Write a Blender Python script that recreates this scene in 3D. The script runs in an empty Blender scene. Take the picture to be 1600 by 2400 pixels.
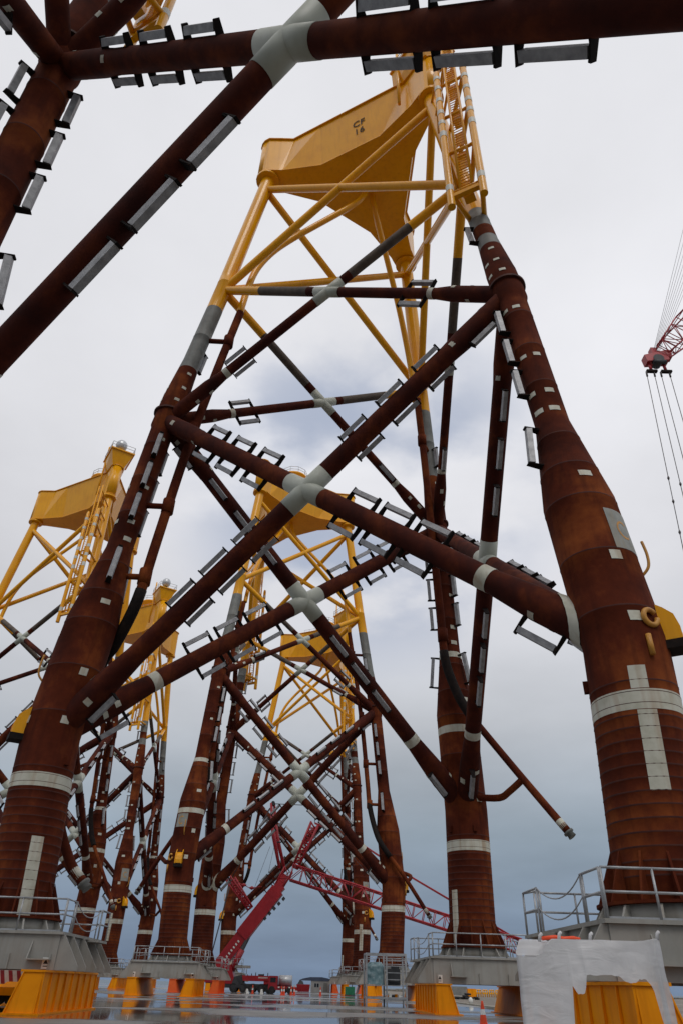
import bpy, bmesh, math, random
from mathutils import Vector, Matrix, Quaternion
random.seed(7)
R_ = math.radians
SC = bpy.context.scene
COL = SC.collection
PI = math.pi
# ------------------------------------------------------------------ camera
cam = bpy.data.cameras.new('camera'); co = bpy.data.objects.new('camera', cam); COL.objects.link(co)
cam.sensor_fit = 'VERTICAL'; cam.sensor_height = 36.0; cam.sensor_width = 24.0
cam.lens = 1603.67 / 2400 * 36.0
cam.clip_start = 0.05; cam.clip_end = 30000
co.matrix_world = Matrix.Translation((0, 0, 1.04)) @ (Matrix.Rotation(R_(90 + 34.7065), 4, 'X') @ Matrix.Rotation(R_(1.6446), 4, 'Z'))
SC.camera = co
# ------------------------------------------------------------------ world
SUN_EL, SUN_AZ = 52.0, 172.0        # behind the camera, veiled by cloud
w = bpy.data.worlds.new('World'); SC.world = w; w.use_nodes = True
nt = w.node_tree; nt.nodes.clear()
def wn(t, **k):
    n = nt.nodes.new(t)
    for a, b in k.items(): setattr(n, a, b)
    return n
out = wn('ShaderNodeOutputWorld')
sky = wn('ShaderNodeTexSky', sky_type='NISHITA'); sky.sun_disc = False
sky.sun_elevation = R_(SUN_EL); sky.sun_rotation = R_(SUN_AZ); sky.air_density = 1.6; sky.dust_density = 3.0
bg1 = wn('ShaderNodeBackground'); bg1.inputs['Strength'].default_value = 0.10
nt.links.new(sky.outputs[0], bg1.inputs['Color'])
tc = wn('ShaderNodeTexCoord'); sep = wn('ShaderNodeSeparateXYZ'); nt.links.new(tc.outputs['Generated'], sep.inputs[0])
# cloud deck: project the view direction on a layer so clouds shrink towards the horizon
zc = wn('ShaderNodeMath', operation='MAXIMUM'); zc.inputs[1].default_value = 0.0; nt.links.new(sep.outputs['Z'], zc.inputs[0])
za = wn('ShaderNodeMath', operation='ADD'); za.inputs[1].default_value = 0.16; nt.links.new(zc.outputs[0], za.inputs[0])
inv = wn('ShaderNodeMath', operation='DIVIDE'); inv.inputs[0].default_value = 1.0; nt.links.new(za.outputs[0], inv.inputs[1])
prj = wn('ShaderNodeVectorMath', operation='SCALE'); nt.links.new(tc.outputs['Generated'], prj.inputs[0]); nt.links.new(inv.outputs[0], prj.inputs['Scale'])
ramp = wn('ShaderNodeValToRGB'); cr = ramp.color_ramp
stops = [(0.0, (.190, .262, .385)), (.07, (.212, .285, .400)), (.167, (.305, .370, .445)), (.30, (.55, .57, .61)),
         (.46, (.735, .735, .77)), (.62, (.85, .85, .885)), (1.0, (.885, .885, .915))]
while len(cr.elements) < len(stops): cr.elements.new(0.5)
for e, (p, c) in zip(cr.elements, stops): e.position = p; e.color = (*c, 1)
nt.links.new(zc.outputs[0], ramp.inputs[0])
nz = wn('ShaderNodeTexNoise'); nz.inputs['Scale'].default_value = .85; nz.inputs['Detail'].default_value = 7; nz.inputs['Roughness'].default_value = .52
nt.links.new(prj.outputs[0], nz.inputs['Vector'])
mr = wn('ShaderNodeMapRange'); mr.inputs[1].default_value = .33; mr.inputs[2].default_value = .68; mr.inputs[3].default_value = .80; mr.inputs[4].default_value = 1.08
nt.links.new(nz.outputs['Fac'], mr.inputs[0])
mul = wn('ShaderNodeVectorMath', operation='SCALE'); nt.links.new(ramp.outputs[0], mul.inputs[0]); nt.links.new(mr.outputs[0], mul.inputs['Scale'])
# a thinner place in the cloud where blue shows
gapd = Vector((0.03, 0.80, 0.60)).normalized()
dot = wn('ShaderNodeVectorMath', operation='DOT_PRODUCT'); dot.inputs[1].default_value = gapd; nt.links.new(tc.outputs['Generated'], dot.inputs[0])
gm = wn('ShaderNodeMapRange'); gm.interpolation_type = 'SMOOTHSTEP'; gm.inputs[1].default_value = .95; gm.inputs[2].default_value = .995
nt.links.new(dot.outputs['Value'], gm.inputs[0])
nz2 = wn('ShaderNodeTexNoise'); nz2.inputs['Scale'].default_value = 2.6; nz2.inputs['Detail'].default_value = 6
nt.links.new(prj.outputs[0], nz2.inputs['Vector'])
gm2 = wn('ShaderNodeMapRange'); gm2.interpolation_type = 'SMOOTHSTEP'; gm2.inputs[1].default_value = .40; gm2.inputs[2].default_value = .60
nt.links.new(nz2.outputs['Fac'], gm2.inputs[0])
gg = wn('ShaderNodeMath', operation='MULTIPLY'); nt.links.new(gm.outputs[0], gg.inputs[0]); nt.links.new(gm2.outputs[0], gg.inputs[1])
mixc = wn('ShaderNodeMix', data_type='RGBA'); mixc.inputs[7].default_value = (.44, .49, .61, 1)
nt.links.new(gg.outputs[0], mixc.inputs[0]); nt.links.new(mul.outputs[0], mixc.inputs[6])
bg2 = wn('ShaderNodeBackground'); bg2.inputs['Strength'].default_value = 1.0
nt.links.new(mixc.outputs[2], bg2.inputs['Color'])
mx = wn('ShaderNodeMixShader'); mx.inputs[0].default_value = .93
nt.links.new(bg1.outputs[0], mx.inputs[1]); nt.links.new(bg2.outputs[0], mx.inputs[2]); nt.links.new(mx.outputs[0], out.inputs[0])
sl = bpy.data.lights.new('sun', 'SUN'); so = bpy.data.objects.new('sun', sl); COL.objects.link(so)
sl.energy = 0.85; sl.angle = R_(25); sl.color = (1, .97, .92)
sa = R_(SUN_AZ); se = R_(SUN_EL)
sd = Vector((math.sin(sa) * math.cos(se), math.cos(sa) * math.cos(se), math.sin(se)))
so.rotation_euler = sd.to_track_quat('Z', 'Y').to_euler()
vs = SC.view_settings; vs.view_transform = 'Standard'; vs.look = 'None'; vs.exposure = 0.0; vs.gamma = 1.0
SC.display_settings.display_device = 'sRGB'
# ------------------------------------------------------------------ materials
def mat(name, cols, rough=.6, scale=1.0, detail=6, metal=0.0, bump=0.0, bscale=8, spec=.5, streak=0.0, stain=None, space='pos', seed=0.0, pos=(.33, .5, .68)):
    """noise mix of three colours, optional vertical streaks of a fourth colour, optional bump"""
    m = bpy.data.materials.new(name); m.use_nodes = True; t = m.node_tree; b = t.nodes['Principled BSDF']
    L = t.links.new
    def N(k, **kw):
        n = t.nodes.new(k)
        for a, v in kw.items(): setattr(n, a, v)
        return n
    if space == 'pos': src = N('ShaderNodeNewGeometry').outputs['Position']
    else: src = N('ShaderNodeTexCoord').outputs['Object']
    mp = N('ShaderNodeMapping'); mp.inputs['Location'].default_value = (seed, seed * .7, seed * .3); L(src, mp.inputs[0])
    n1 = N('ShaderNodeTexNoise'); n1.inputs['Scale'].default_value = scale; n1.inputs['Detail'].default_value = detail; n1.inputs['Roughness'].default_value = .62
    L(mp.outputs[0], n1.inputs['Vector'])
    r = N('ShaderNodeValToRGB'); e = r.color_ramp.elements; e.new(.5)
    for i in range(3): e[i].position = pos[i]; e[i].color = (*cols[min(i, len(cols) - 1)], 1)
    L(n1.outputs['Fac'], r.inputs[0]); c = r.outputs[0]
    if streak and stain:
        mp2 = N('ShaderNodeMapping'); mp2.inputs['Scale'].default_value = (2.6, 2.6, .16); L(src, mp2.inputs[0])
        n2 = N('ShaderNodeTexNoise'); n2.inputs['Scale'].default_value = 1.3; n2.inputs['Detail'].default_value = 7; L(mp2.outputs[0], n2.inputs['Vector'])
        q = N('ShaderNodeMapRange'); q.inputs[1].default_value = .5; q.inputs[2].default_value = .74; q.inputs[4].default_value = streak
        L(n2.outputs['Fac'], q.inputs[0])
        x = N('ShaderNodeMix', data_type='RGBA'); x.inputs[7].default_value = (*stain, 1)
        L(q.outputs[0], x.inputs[0]); L(c, x.inputs[6]); c = x.outputs[2]
    L(c, b.inputs['Base Color'])
    b.inputs['Roughness'].default_value = rough; b.inputs['Metallic'].default_value = metal; b.inputs['Specular IOR Level'].default_value = spec
    if bump:
        n3 = N('ShaderNodeTexNoise'); n3.inputs['Scale'].default_value = bscale; n3.inputs['Detail'].default_value = 5; L(mp.outputs[0], n3.inputs['Vector'])
        bp = N('ShaderNodeBump'); bp.inputs['Strength'].default_value = bump; bp.inputs['Distance'].default_value = .03
        L(n3.outputs['Fac'], bp.inputs['Height']); L(bp.outputs[0], b.inputs['Normal'])
    return m
RUST = mat('rusted_steel', [(.044, .0095, .0056), (.098, .0200, .0086), (.225, .0580, .0150)], .85, .35, 9, bump=.25, bscale=5, spec=.07, streak=.6, stain=(.042, .0105, .007))
WELD = mat('weld_bead', [(.035, .008, .006), (.062, .014, .008), (.08, .021, .010)], .7, 2.0, spec=.3)
RUSTB = mat('rusted_tube', [(.034, .0085, .0066), (.068, .0140, .0080), (.150, .0340, .0110)], .8, .5, 9, bump=.2, bscale=6, spec=.10, streak=.45, stain=(.032, .009, .008))
YEL = mat('yellow_paint', [(.76, .325, .004), (.82, .370, .005), (.86, .395, .008)], .22, .4, 5, spec=.32, streak=.25, stain=(.42, .145, .006))
GREYS = mat('grey_sleeve', [(.11, .115, .105), (.155, .16, .148), (.19, .195, .18)], .6, 1.2, 8, streak=.4, stain=(.11, .07, .045))
PATCHG = mat('grey_primer', [(.20, .205, .185), (.26, .265, .24), (.31, .315, .29)], .6, 1.6, 8, streak=.4, stain=(.30, .19, .06))
DKGREY = mat('grey_rust_tube', [(.05, .035, .027), (.085, .062, .046), (.115, .085, .06)], .7, 1.5, 8)
WHITE = mat('joint_coating', [(.41, .43, .36), (.46, .48, .41), (.50, .52, .45)], .48, .7, 6, streak=.15, stain=(.33, .30, .22))
BAND = mat('band_paint', [(.46, .45, .36), (.55, .54, .45), (.60, .59, .51)], .6, 1.8, 7, streak=.6, stain=(.33, .19, .09))
ALU = mat('anode_metal', [(.24, .24, .25), (.33, .33, .34), (.42, .42, .43)], .55, 3.5, 8, metal=.35, bump=.3, bscale=14)
BLACK = mat('bracket_steel', [(.010, .008, .008), (.015, .011, .010), (.026, .016, .012)], .8, 3, spec=.12)
GREY = mat('frame_grey', [(.27, .262, .235), (.32, .31, .28), (.355, .345, .315)], .6, .8, 7, streak=.4, stain=(.17, .13, .085), bump=.05)
RAILM = mat('galvanised', [(.30, .31, .32), (.40, .41, .42), (.48, .49, .50)], .45, 3, metal=.55)
STOOL = mat('stool_orange', [(.82, .255, .002), (.90, .300, .003), (.93, .34, .005)], .45, .7, 6, streak=.55, stain=(.50, .125, .002), spec=.12)
STOOLR = mat('stool_red_orange', [(.80, .10, .006), (.86, .12, .008), (.90, .14, .01)], .45, .9, 5, streak=.25, stain=(.45, .09, .01))
RED = mat('crane_red', [(.30, .010, .018), (.36, .014, .022), (.40, .02, .028)], .4, .7, 5, streak=.2, stain=(.2, .01, .015))
RUBBER = mat('rubber', [(.012, .012, .012), (.02, .02, .02), (.028, .027, .026)], .8, 3)
DARK = mat('dark_steel', [(.02, .022, .025), (.035, .037, .04), (.05, .05, .055)], .6, 2)
SILVER = mat('silver_tank', [(.42, .43, .44), (.5, .51, .52), (.58, .59, .6)], .35, 2, metal=.5)
ROPE = mat('wire_rope', [(.04, .035, .035), (.06, .05, .05), (.07, .06, .06)], .6, 4)
CONEM = mat('cone_orange', [(.80, .06, .012), (.85, .075, .014), (.88, .09, .02)], .5, 3)
REFL = mat('cone_white', [(.7, .7, .68), (.78, .78, .76), (.8, .8, .8)], .5, 3)
BLUEW = mat('blue_wrap', [(.10, .19, .21), (.17, .27, .29), (.33, .42, .44)], .35, 3.5, 8, bump=.6, bscale=5)
CABIN = mat('cabin_grey', [(.30, .30, .29), (.36, .36, .35), (.40, .40, .39)], .6, 1.5)
ROOFB = mat('roof_blue', [(.04, .06, .10), (.06, .08, .13), (.08, .10, .15)], .6, 1.5)
GLASS = mat('dark_glass', [(.015, .02, .025), (.02, .026, .032), (.03, .035, .04)], .12, 1)
GREEN = mat('green_paint', [(.01, .13, .06), (.015, .17, .08), (.02, .2, .1)], .5, 2)
GRAVEL = mat('gravel_ground', [(.115, .095, .075), (.19, .165, .135), (.27, .24, .20)], .9, .22, 12, bump=.5, bscale=3)
KERB = mat('kerb_concrete', [(.30, .28, .23), (.40, .38, .32), (.46, .44, .38)], .8, 1.5)
DECKM = mat('deck_grey', [(.16, .16, .15), (.2, .2, .19), (.24, .24, .22)], .7, 2)
INK = mat('black_ink', [(.012, .010, .006), (.016, .012, .008), (.02, .016, .01)], .7, 3)
BROWNY = mat('yellow_rust_pipe', [(.45, .20, .03), (.55, .25, .03), (.6, .3, .05)], .5, 3, streak=.5, stain=(.2, .07, .03))
SIGNW = mat('sign_white', [(.62, .62, .58), (.7, .7, .66), (.74, .74, .7)], .5, 3)
TEALM = mat('fender_band', [(.55, .55, .48), (.62, .62, .56), (.66, .66, .6)], .5, 3)
BOARDW = mat('board_white', [(.5, .48, .46), (.56, .54, .52), (.6, .58, .56)], .5, 3)
BOARDR = mat('board_red', [(.20, .012, .02), (.25, .015, .025), (.28, .02, .03)], .5, 3)

def film_material():
    m = bpy.data.materials.new('plastic_film'); m.use_nodes = True; t = m.node_tree; t.nodes.clear(); L = t.links.new
    o = t.nodes.new('ShaderNodeOutputMaterial')
    d = t.nodes.new('ShaderNodeBsdfPrincipled'); d.inputs['Base Color'].default_value = (.78, .77, .775, 1); d.inputs['Roughness'].default_value = .32
    tr = t.nodes.new('ShaderNodeBsdfTranslucent'); tr.inputs[0].default_value = (.8, .8, .8, 1)
    tp = t.nodes.new('ShaderNodeBsdfTransparent'); tp.inputs[0].default_value = (.85, .85, .85, 1)
    a = t.nodes.new('ShaderNodeMixShader'); b = t.nodes.new('ShaderNodeMixShader')
    a.inputs[0].default_value = .30
    nz = t.nodes.new('ShaderNodeTexNoise'); nz.inputs['Scale'].default_value = 1.3; g = t.nodes.new('ShaderNodeNewGeometry'); L(g.outputs['Position'], nz.inputs['Vector'])
    q = t.nodes.new('ShaderNodeMapRange'); q.inputs[1].default_value = .4; q.inputs[2].default_value = .65; q.inputs[3].default_value = .03; q.inputs[4].default_value = .26; L(nz.outputs['Fac'], q.inputs[0])
    mp = t.nodes.new('ShaderNodeMapping'); mp.inputs['Scale'].default_value = (1.6, 1.6, 4.5); L(g.outputs['Position'], mp.inputs[0])
    n2 = t.nodes.new('ShaderNodeTexNoise'); n2.inputs['Scale'].default_value = 1.6; n2.inputs['Detail'].default_value = 5; n2.inputs['Distortion'].default_value = 1.2; L(mp.outputs[0], n2.inputs['Vector'])
    bp = t.nodes.new('ShaderNodeBump'); bp.inputs['Strength'].default_value = .28; bp.inputs['Distance'].default_value = .06; L(n2.outputs['Fac'], bp.inputs['Height']); L(bp.outputs[0], d.inputs['Normal'])
    L(d.outputs[0], a.inputs[1]); L(tr.outputs[0], a.inputs[2]); L(q.outputs[0], b.inputs[0]); L(a.outputs[0], b.inputs[1]); L(tp.outputs[0], b.inputs[2]); L(b.outputs[0], o.inputs[0])
    return m
FILM = film_material()

def ground_material():
    m = bpy.data.materials.new('wet_concrete'); m.use_nodes = True; t = m.node_tree; b = t.nodes['Principled BSDF']; L = t.links.new
    g = t.nodes.new('ShaderNodeNewGeometry')
    def noise(scale, loc, detail, dist=0.0, base=1.0, rough=.55):
        mp = t.nodes.new('ShaderNodeMapping'); mp.inputs['Scale'].default_value = scale; mp.inputs['Location'].default_value = loc; L(g.outputs['Position'], mp.inputs[0])
        n = t.nodes.new('ShaderNodeTexNoise'); n.inputs['Scale'].default_value = base; n.inputs['Detail'].default_value = detail; n.inputs['Distortion'].default_value = dist; n.inputs['Roughness'].default_value = rough; L(mp.outputs[0], n.inputs['Vector']); return n.outputs['Fac']
    def mrange(x, a, b_, c, d, smooth=True):
        q = t.nodes.new('ShaderNodeMapRange'); q.interpolation_type = 'SMOOTHSTEP' if smooth else 'LINEAR'
        for i, v in zip((1, 2, 3, 4), (a, b_, c, d)): q.inputs[i].default_value = v
        L(x, q.inputs[0]); return q.outputs[0]
    n1 = noise((1, 1, 1), (0, 0, 0), 10, 0, .35, .65)
    big = noise((.055, .10, 1), (3.1, 1.7, 0), 5, .5)
    pud = mrange(big, .45, .53, 0, 1)
    r = t.nodes.new('ShaderNodeValToRGB'); e = r.color_ramp.elements; e[0].position = .3; e[0].color = (.15, .145, .132, 1); e[1].position = .7; e[1].color = (.30, .29, .27, 1); L(n1, r.inputs[0])
    mx = t.nodes.new('ShaderNodeMix'); mx.data_type = 'RGBA'; mx.inputs[7].default_value = (.060, .060, .057, 1); L(pud, mx.inputs[0]); L(r.outputs[0], mx.inputs[6]); L(mx.outputs[2], b.inputs['Base Color'])
    sp = t.nodes.new('ShaderNodeSeparateXYZ'); L(g.outputs['Position'], sp.inputs[0]); js = []
    for ax, per in ((0, 2.6), (1, 3.1)):
        pp = t.nodes.new('ShaderNodeMath'); pp.operation = 'PINGPONG'; pp.inputs[1].default_value = per; L(sp.outputs[ax], pp.inputs[0])
        lt = t.nodes.new('ShaderNodeMath'); lt.operation = 'LESS_THAN'; lt.inputs[1].default_value = .018; L(pp.outputs[0], lt.inputs[0]); js.append(lt.outputs[0])
    jm = t.nodes.new('ShaderNodeMath'); jm.operation = 'MAXIMUM'; L(js[0], jm.inputs[0]); L(js[1], jm.inputs[1])
    jx = t.nodes.new('ShaderNodeMix'); jx.data_type = 'RGBA'; jx.inputs[7].default_value = (.035, .033, .03, 1); L(jm.outputs[0], jx.inputs[0]); L(mx.outputs[2], jx.inputs[6]); L(jx.outputs[2], b.inputs['Base Color'])
    L(mrange(pud, 0, 1, .40, .04, False), b.inputs['Roughness']); b.inputs['Specular IOR Level'].default_value = .45
    n3 = noise((1, 1, 1), (0, 0, 0), 6, 0, 2.2)
    bp = t.nodes.new('ShaderNodeBump'); bp.inputs['Distance'].default_value = .02; L(mrange(pud, 0, 1, .16, .02, False), bp.inputs['Strength']); L(n3, bp.inputs['Height']); L(bp.outputs[0], b.inputs['Normal'])
    return m
GROUND = ground_material()
def sea_material():
    m = bpy.data.materials.new('sea_water'); m.use_nodes = True; t = m.node_tree; b = t.nodes['Principled BSDF']; L = t.links.new
    b.inputs['Base Color'].default_value = (.05, .075, .09, 1); b.inputs['Roughness'].default_value = .25
    g = t.nodes.new('ShaderNodeNewGeometry'); n = t.nodes.new('ShaderNodeTexNoise'); n.inputs['Scale'].default_value = .25; n.inputs['Detail'].default_value = 8; L(g.outputs['Position'], n.inputs['Vector'])
    bp = t.nodes.new('ShaderNodeBump'); bp.inputs['Strength'].default_value = .5; bp.inputs['Distance'].default_value = .6; L(n.outputs['Fac'], bp.inputs['Height']); L(bp.outputs[0], b.inputs['Normal'])
    return m
SEA = sea_material()
# ------------------------------------------------------------------ mesh helpers
class MB:
    def __init__(s): s.v = []; s.f = []; s.m = []; s.s = []
    def face(s, ids, m=0, sm=False): s.f.append(ids); s.m.append(m); s.s.append(sm)
    def ring_strip(s, rings, mats=0, sm=True, closed=True):
        n = len(rings[0]); base = len(s.v)
        for r in rings: s.v.extend([tuple(p) for p in r])
        for i in range(len(rings) - 1):
            mi = mats[i] if isinstance(mats, (list, tuple)) else mats
            for j in range(n if closed else n - 1):
                a = base + i * n + j; b2 = base + i * n + (j + 1) % n
                s.face((a, b2, b2 + n, a + n), mi, sm)
        return base
    def tube(s, pts, rad, n=12, mat=0, caps=True):
        pts = [Vector(p) for p in pts]
        if not isinstance(rad, (list, tuple)): rad = [rad] * len(pts)
        ts = []
        for i in range(len(pts)):
            a = pts[max(i - 1, 0)]; b = pts[min(i + 1, len(pts) - 1)]
            d = (b - a)
            if d.length < 1e-9: d = Vector((0, 0, 1))
            ts.append(d.normalized())
        u = ts[0].orthogonal().normalized(); rings = []
        for i, p in enumerate(pts):
            if i: u = (ts[i - 1].rotation_difference(ts[i])) @ u
            u = (u - ts[i] * u.dot(ts[i])).normalized(); v = ts[i].cross(u)
            rings.append([p + (u * math.cos(2 * PI * k / n) + v * math.sin(2 * PI * k / n)) * rad[i] for k in range(n)])
        b = s.ring_strip(rings, mat, True)
        if caps:
            m0 = mat[0] if isinstance(mat, (list, tuple)) else mat; m1 = mat[-1] if isinstance(mat, (list, tuple)) else mat
            s.face(tuple(range(b + n - 1, b - 1, -1)), m0); e = b + (len(pts) - 1) * n; s.face(tuple(range(e, e + n)), m1)
    def box(s, c, size, rot=None, mat=0):
        c = Vector(c); h = Vector(size) / 2; b = len(s.v)
        for x in (-1, 1):
            for y in (-1, 1):
                for z in (-1, 1):
                    p = Vector((x * h.x, y * h.y, z * h.z))
                    if rot is not None: p = rot @ p
                    s.v.append(tuple(c + p))
        for q in ((0, 1, 3, 2), (4, 6, 7, 5), (0, 4, 5, 1), (2, 3, 7, 6), (0, 2, 6, 4), (1, 5, 7, 3)): s.face(tuple(b + i for i in q), mat)
    def hull8(s, p, mat=0):
        """eight points: four of the bottom (ccw) then four of the top"""
        b = len(s.v); s.v.extend([tuple(q) for q in p])
        for q in ((3, 2, 1, 0), (4, 5, 6, 7), (0, 1, 5, 4), (1, 2, 6, 5), (2, 3, 7, 6), (3, 0, 4, 7)): s.face(tuple(b + i for i in q), mat)
    def prism(s, poly, d, mat=0):
        """closed 3d polygon extruded by vector d"""
        poly = [Vector(p) for p in poly]; d = Vector(d); n = len(poly); b = len(s.v)
        s.v.extend([tuple(p) for p in poly]); s.v.extend([tuple(p + d) for p in poly])
        s.face(tuple(range(b + n - 1, b - 1, -1)), mat); s.face(tuple(range(b + n, b + 2 * n)), mat)
        for i in range(n): s.face((b + i, b + (i + 1) % n, b + n + (i + 1) % n, b + n + i), mat)
    def mesh(s, name, mats):
        me = bpy.data.meshes.new(name); me.from_pydata(s.v, [], s.f)
        for m in (mats if isinstance(mats, (list, tuple)) else [mats]): me.materials.append(m)
        me.polygons.foreach_set('material_index', s.m); me.polygons.foreach_set('use_smooth', s.s)
        me.update()
        if len(s.f) < 4000:
            bm = bmesh.new(); bm.from_mesh(me); bmesh.ops.recalc_face_normals(bm, faces=bm.faces); bm.to_mesh(me); bm.free()
        return me
    def build(s, name, mats, parent=None, **k): return obj(name, s.mesh(name, mats), parent, **k)
def obj(name, me, parent=None, loc=None, rot=None, kind=None):
    o = bpy.data.objects.new(name, me); COL.objects.link(o)
    if parent is not None: o.parent = parent
    if loc is not None: o.location = loc
    if rot is not None:
        if isinstance(rot, Quaternion): o.rotation_mode = 'QUATERNION'; o.rotation_quaternion = rot
        else: o.rotation_euler = rot
    if kind: o['kind'] = kind
    return o
def tag(o, label, cat, group=None):
    o['label'] = label; o['category'] = cat
    if group: o['group'] = group
    return o
def thing(name, label, cat, loc=(0, 0, 0), rz=0, group=None):
    o = bpy.data.objects.new(name, None); COL.objects.link(o); o.location = loc; o.rotation_euler = (0, 0, rz); o.empty_display_size = .3
    return tag(o, label, cat, group)
def lerp(a, b, t): return a + (b - a) * t
def interp(x, xs, ys):
    if x <= xs[0]: return ys[0]
    for i in range(1, len(xs)):
        if x <= xs[i]: return lerp(ys[i - 1], ys[i], (x - xs[i - 1]) / (xs[i] - xs[i - 1]))
    return ys[-1]
def smooth_path(pts, sub=6):
    pts = [Vector(p) for p in pts]; o = []
    for i in range(len(pts) - 1):
        p0 = pts[max(i - 1, 0)]; p1 = pts[i]; p2 = pts[i + 1]; p3 = pts[min(i + 2, len(pts) - 1)]
        for k in range(sub):
            t = k / sub
            o.append(.5 * ((2 * p1) + (p2 - p0) * t + (2 * p0 - 5 * p1 + 4 * p2 - p3) * t * t + (3 * p1 - p0 - 3 * p2 + p3) * t ** 3))
    o.append(pts[-1]); return o
def text_mesh(txt, size, depth=.004):
    c = bpy.data.curves.new('lettering', 'FONT'); c.body = txt; c.size = size; c.extrude = depth; c.align_x = 'CENTER'; c.align_y = 'CENTER'; c.resolution_u = 2
    o = bpy.data.objects.new('lettering', c); COL.objects.link(o)
    dg = bpy.context.evaluated_depsgraph_get(); me = bpy.data.meshes.new_from_object(o.evaluated_get(dg))
    bpy.data.objects.remove(o); bpy.data.curves.remove(c)
    return me
PIECE = set(); JOIN = {}
def pieces(name, mats, parent, mbs):
    """alike pieces, each an object of its own; a joined twin is kept for copies too far away to pick them apart"""
    J = MB()
    for b in mbs:
        o = b.build(name, mats, parent); PIECE.add(o.name)
        k = len(J.v); J.v += b.v; J.f += [tuple(i + k for i in f) for f in b.f]; J.m += b.m; J.s += b.s
    JOIN.setdefault(parent.name, []).append((name + 's', J.mesh(name + 's', mats)))
# ------------------------------------------------------------------ setting
g = MB(); g.v = [(-900, -300, 0), (11.6, -300, 0), (11.6, 260, 0), (-900, 260, 0)]; g.face((0, 1, 2, 3)); g.build('quay_apron', GROUND, kind='structure')
g = MB(); g.v = [(11.9, -300, -.06), (900, -300, -.06), (900, 300, -.06), (11.9, 300, -.06)]
nx, ny = 60, 60; g.v = []; g.f = []; g.m = []; g.s = []
for j in range(ny + 1):
    for i in range(nx + 1):
        x = 11.9 + (i / nx) ** 2 * 300; y = -40 + j / ny * 320
        h = .0 if i == 0 else .10 * math.sin(x * .31 + y * .12) * math.sin(y * .23) + random.uniform(-.03, .05)
        g.v.append((x, y, -.06 + h))
for j in range(ny):
    for i in range(nx): a = j * (nx + 1) + i; g.face((a, a + 1, a + nx + 2, a + nx + 1), 0, True)
g.build('gravel_ground', GRAVEL, kind='structure')
g = MB(); g.box((11.75, 110, .02), (.3, 820, .16)); g.build('kerb', KERB, kind='structure')
g = MB(); g.v = [(-15000, -2000, -2.5), (15000, -2000, -2.5), (15000, 22000, -2.5), (-15000, 22000, -2.5)]; g.face((0, 1, 2, 3)); g.build('sea', SEA, kind='structure')
g = MB()
for i in range(60):
    x = 40 + i * 7; g.box((x, 520 + random.uniform(-6, 6), -1.4 + random.uniform(-.3, .3)), (7.5, 9, random.uniform(2.4, 3.6)), Matrix.Rotation(random.uniform(-.2, .2), 3, 'Z'))
g.build('breakwater', GRAVEL, kind='structure')

# ------------------------------------------------------------------ the jacket template
ZS = [2.9, 8.2, 10.10, 29.61, 42.55, 56.07, 57.6]
RS = [13.98, 14.34, 14.43, 12.49, 10.50, 8.63, 8.45]
def legr(z): return interp(z, ZS, RS)
LR_Z = [2.9, 15.9, 20.2, 28.9, 29.1, 31.6, 31.8, 35.0, 60]
LR_R = [1.28, 1.28, .69, .69, .77, .77, .75, .57, .57]
def legR(z): return interp(z, LR_Z, LR_R)
NZ = [10.10, 29.61, 42.55, 56.07]
ANG = {'A': 0.0, 'B': 2 * PI / 3, 'C': -2 * PI / 3}
def node(k, i): a = ANG[k]; r = legr(NZ[i]); return Vector((r * math.cos(a), r * math.sin(a), NZ[i]))
YZ = 40.2   # paint line
def leg_mesh():
    zs = [2.9]; bumps = set()
    z = 3.55
    while z < 8.9: zs += [z - .022, z, z + .022]; bumps.add(round(z, 3)); z += .335
    for z in (11.0, 13.2, 15.6, 17.3, 19.1, 22.4, 24.9, 27.4): zs += [z - .025, z, z + .025]; bumps.add(round(z, 3))
    zs += [10.1, 15.9, 20.2, 28.9, 29.1, 31.6, 31.8, 33.4, 34.0, 35, 36.5, 38, YZ - .01, YZ, 44, 48, 52, 56.07, 57.55, 37.2 - .02, 37.2, 37.22, 43.1, 43.12, 43.14]
    zs = sorted(set(round(z, 3) for z in zs)); bumps |= {37.2, 43.12}
    b = MB(); rings = []; mats = []; n = 40
    for z in zs:
        R = legR(z) + ((.011 if z < 9 else .014) if z in bumps else 0); c = legr(z)
        rings.append([(c + R * math.cos(2 * PI * k / n), R * math.sin(2 * PI * k / n), z) for k in range(n)])
    for i in range(len(zs) - 1):
        zm = (zs[i] + zs[i + 1]) / 2
        mats.append(2 if zm > YZ - .005 else 1 if zm > 34 else 3 if (zs[i] in bumps or zs[i + 1] in bumps) else 0)
    b.ring_strip(rings, mats)
    return b.mesh('leg', [RUST, GREYS, YEL, WELD])
def patch(b, z0, z1, rel, half, off=.012, nseg=6, mat=0, slant=0):
    """sheet that hugs the leg surface; half = half the arc width in metres"""
    rings = []
    for z in ([z0 + (z1 - z0) * i / 4 for i in range(5)] if z1 - z0 > 1.2 else [z0, z1]):
        R = legR(z) + off; c = legr(z)
        row = []
        for k in range(nseg + 1):
            a = R_(rel) + half / R * (2 * k / nseg - 1)
            row.append((c + R * math.cos(a), R * math.sin(a), z))
        rings.append(row)
    b.ring_strip(rings, mat, True, closed=nseg > 30)
def band(b, z0, z1, off=.012, n=40):
    rings = []
    for z in (z0, (z0 + z1) / 2, z1):
        R = legR(z) + off; c = legr(z)
        rings.append([(c + R * math.cos(2 * PI * k / n), R * math.sin(2 * PI * k / n), z) for k in range(n)])
    b.ring_strip(rings, 0, True)
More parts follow.
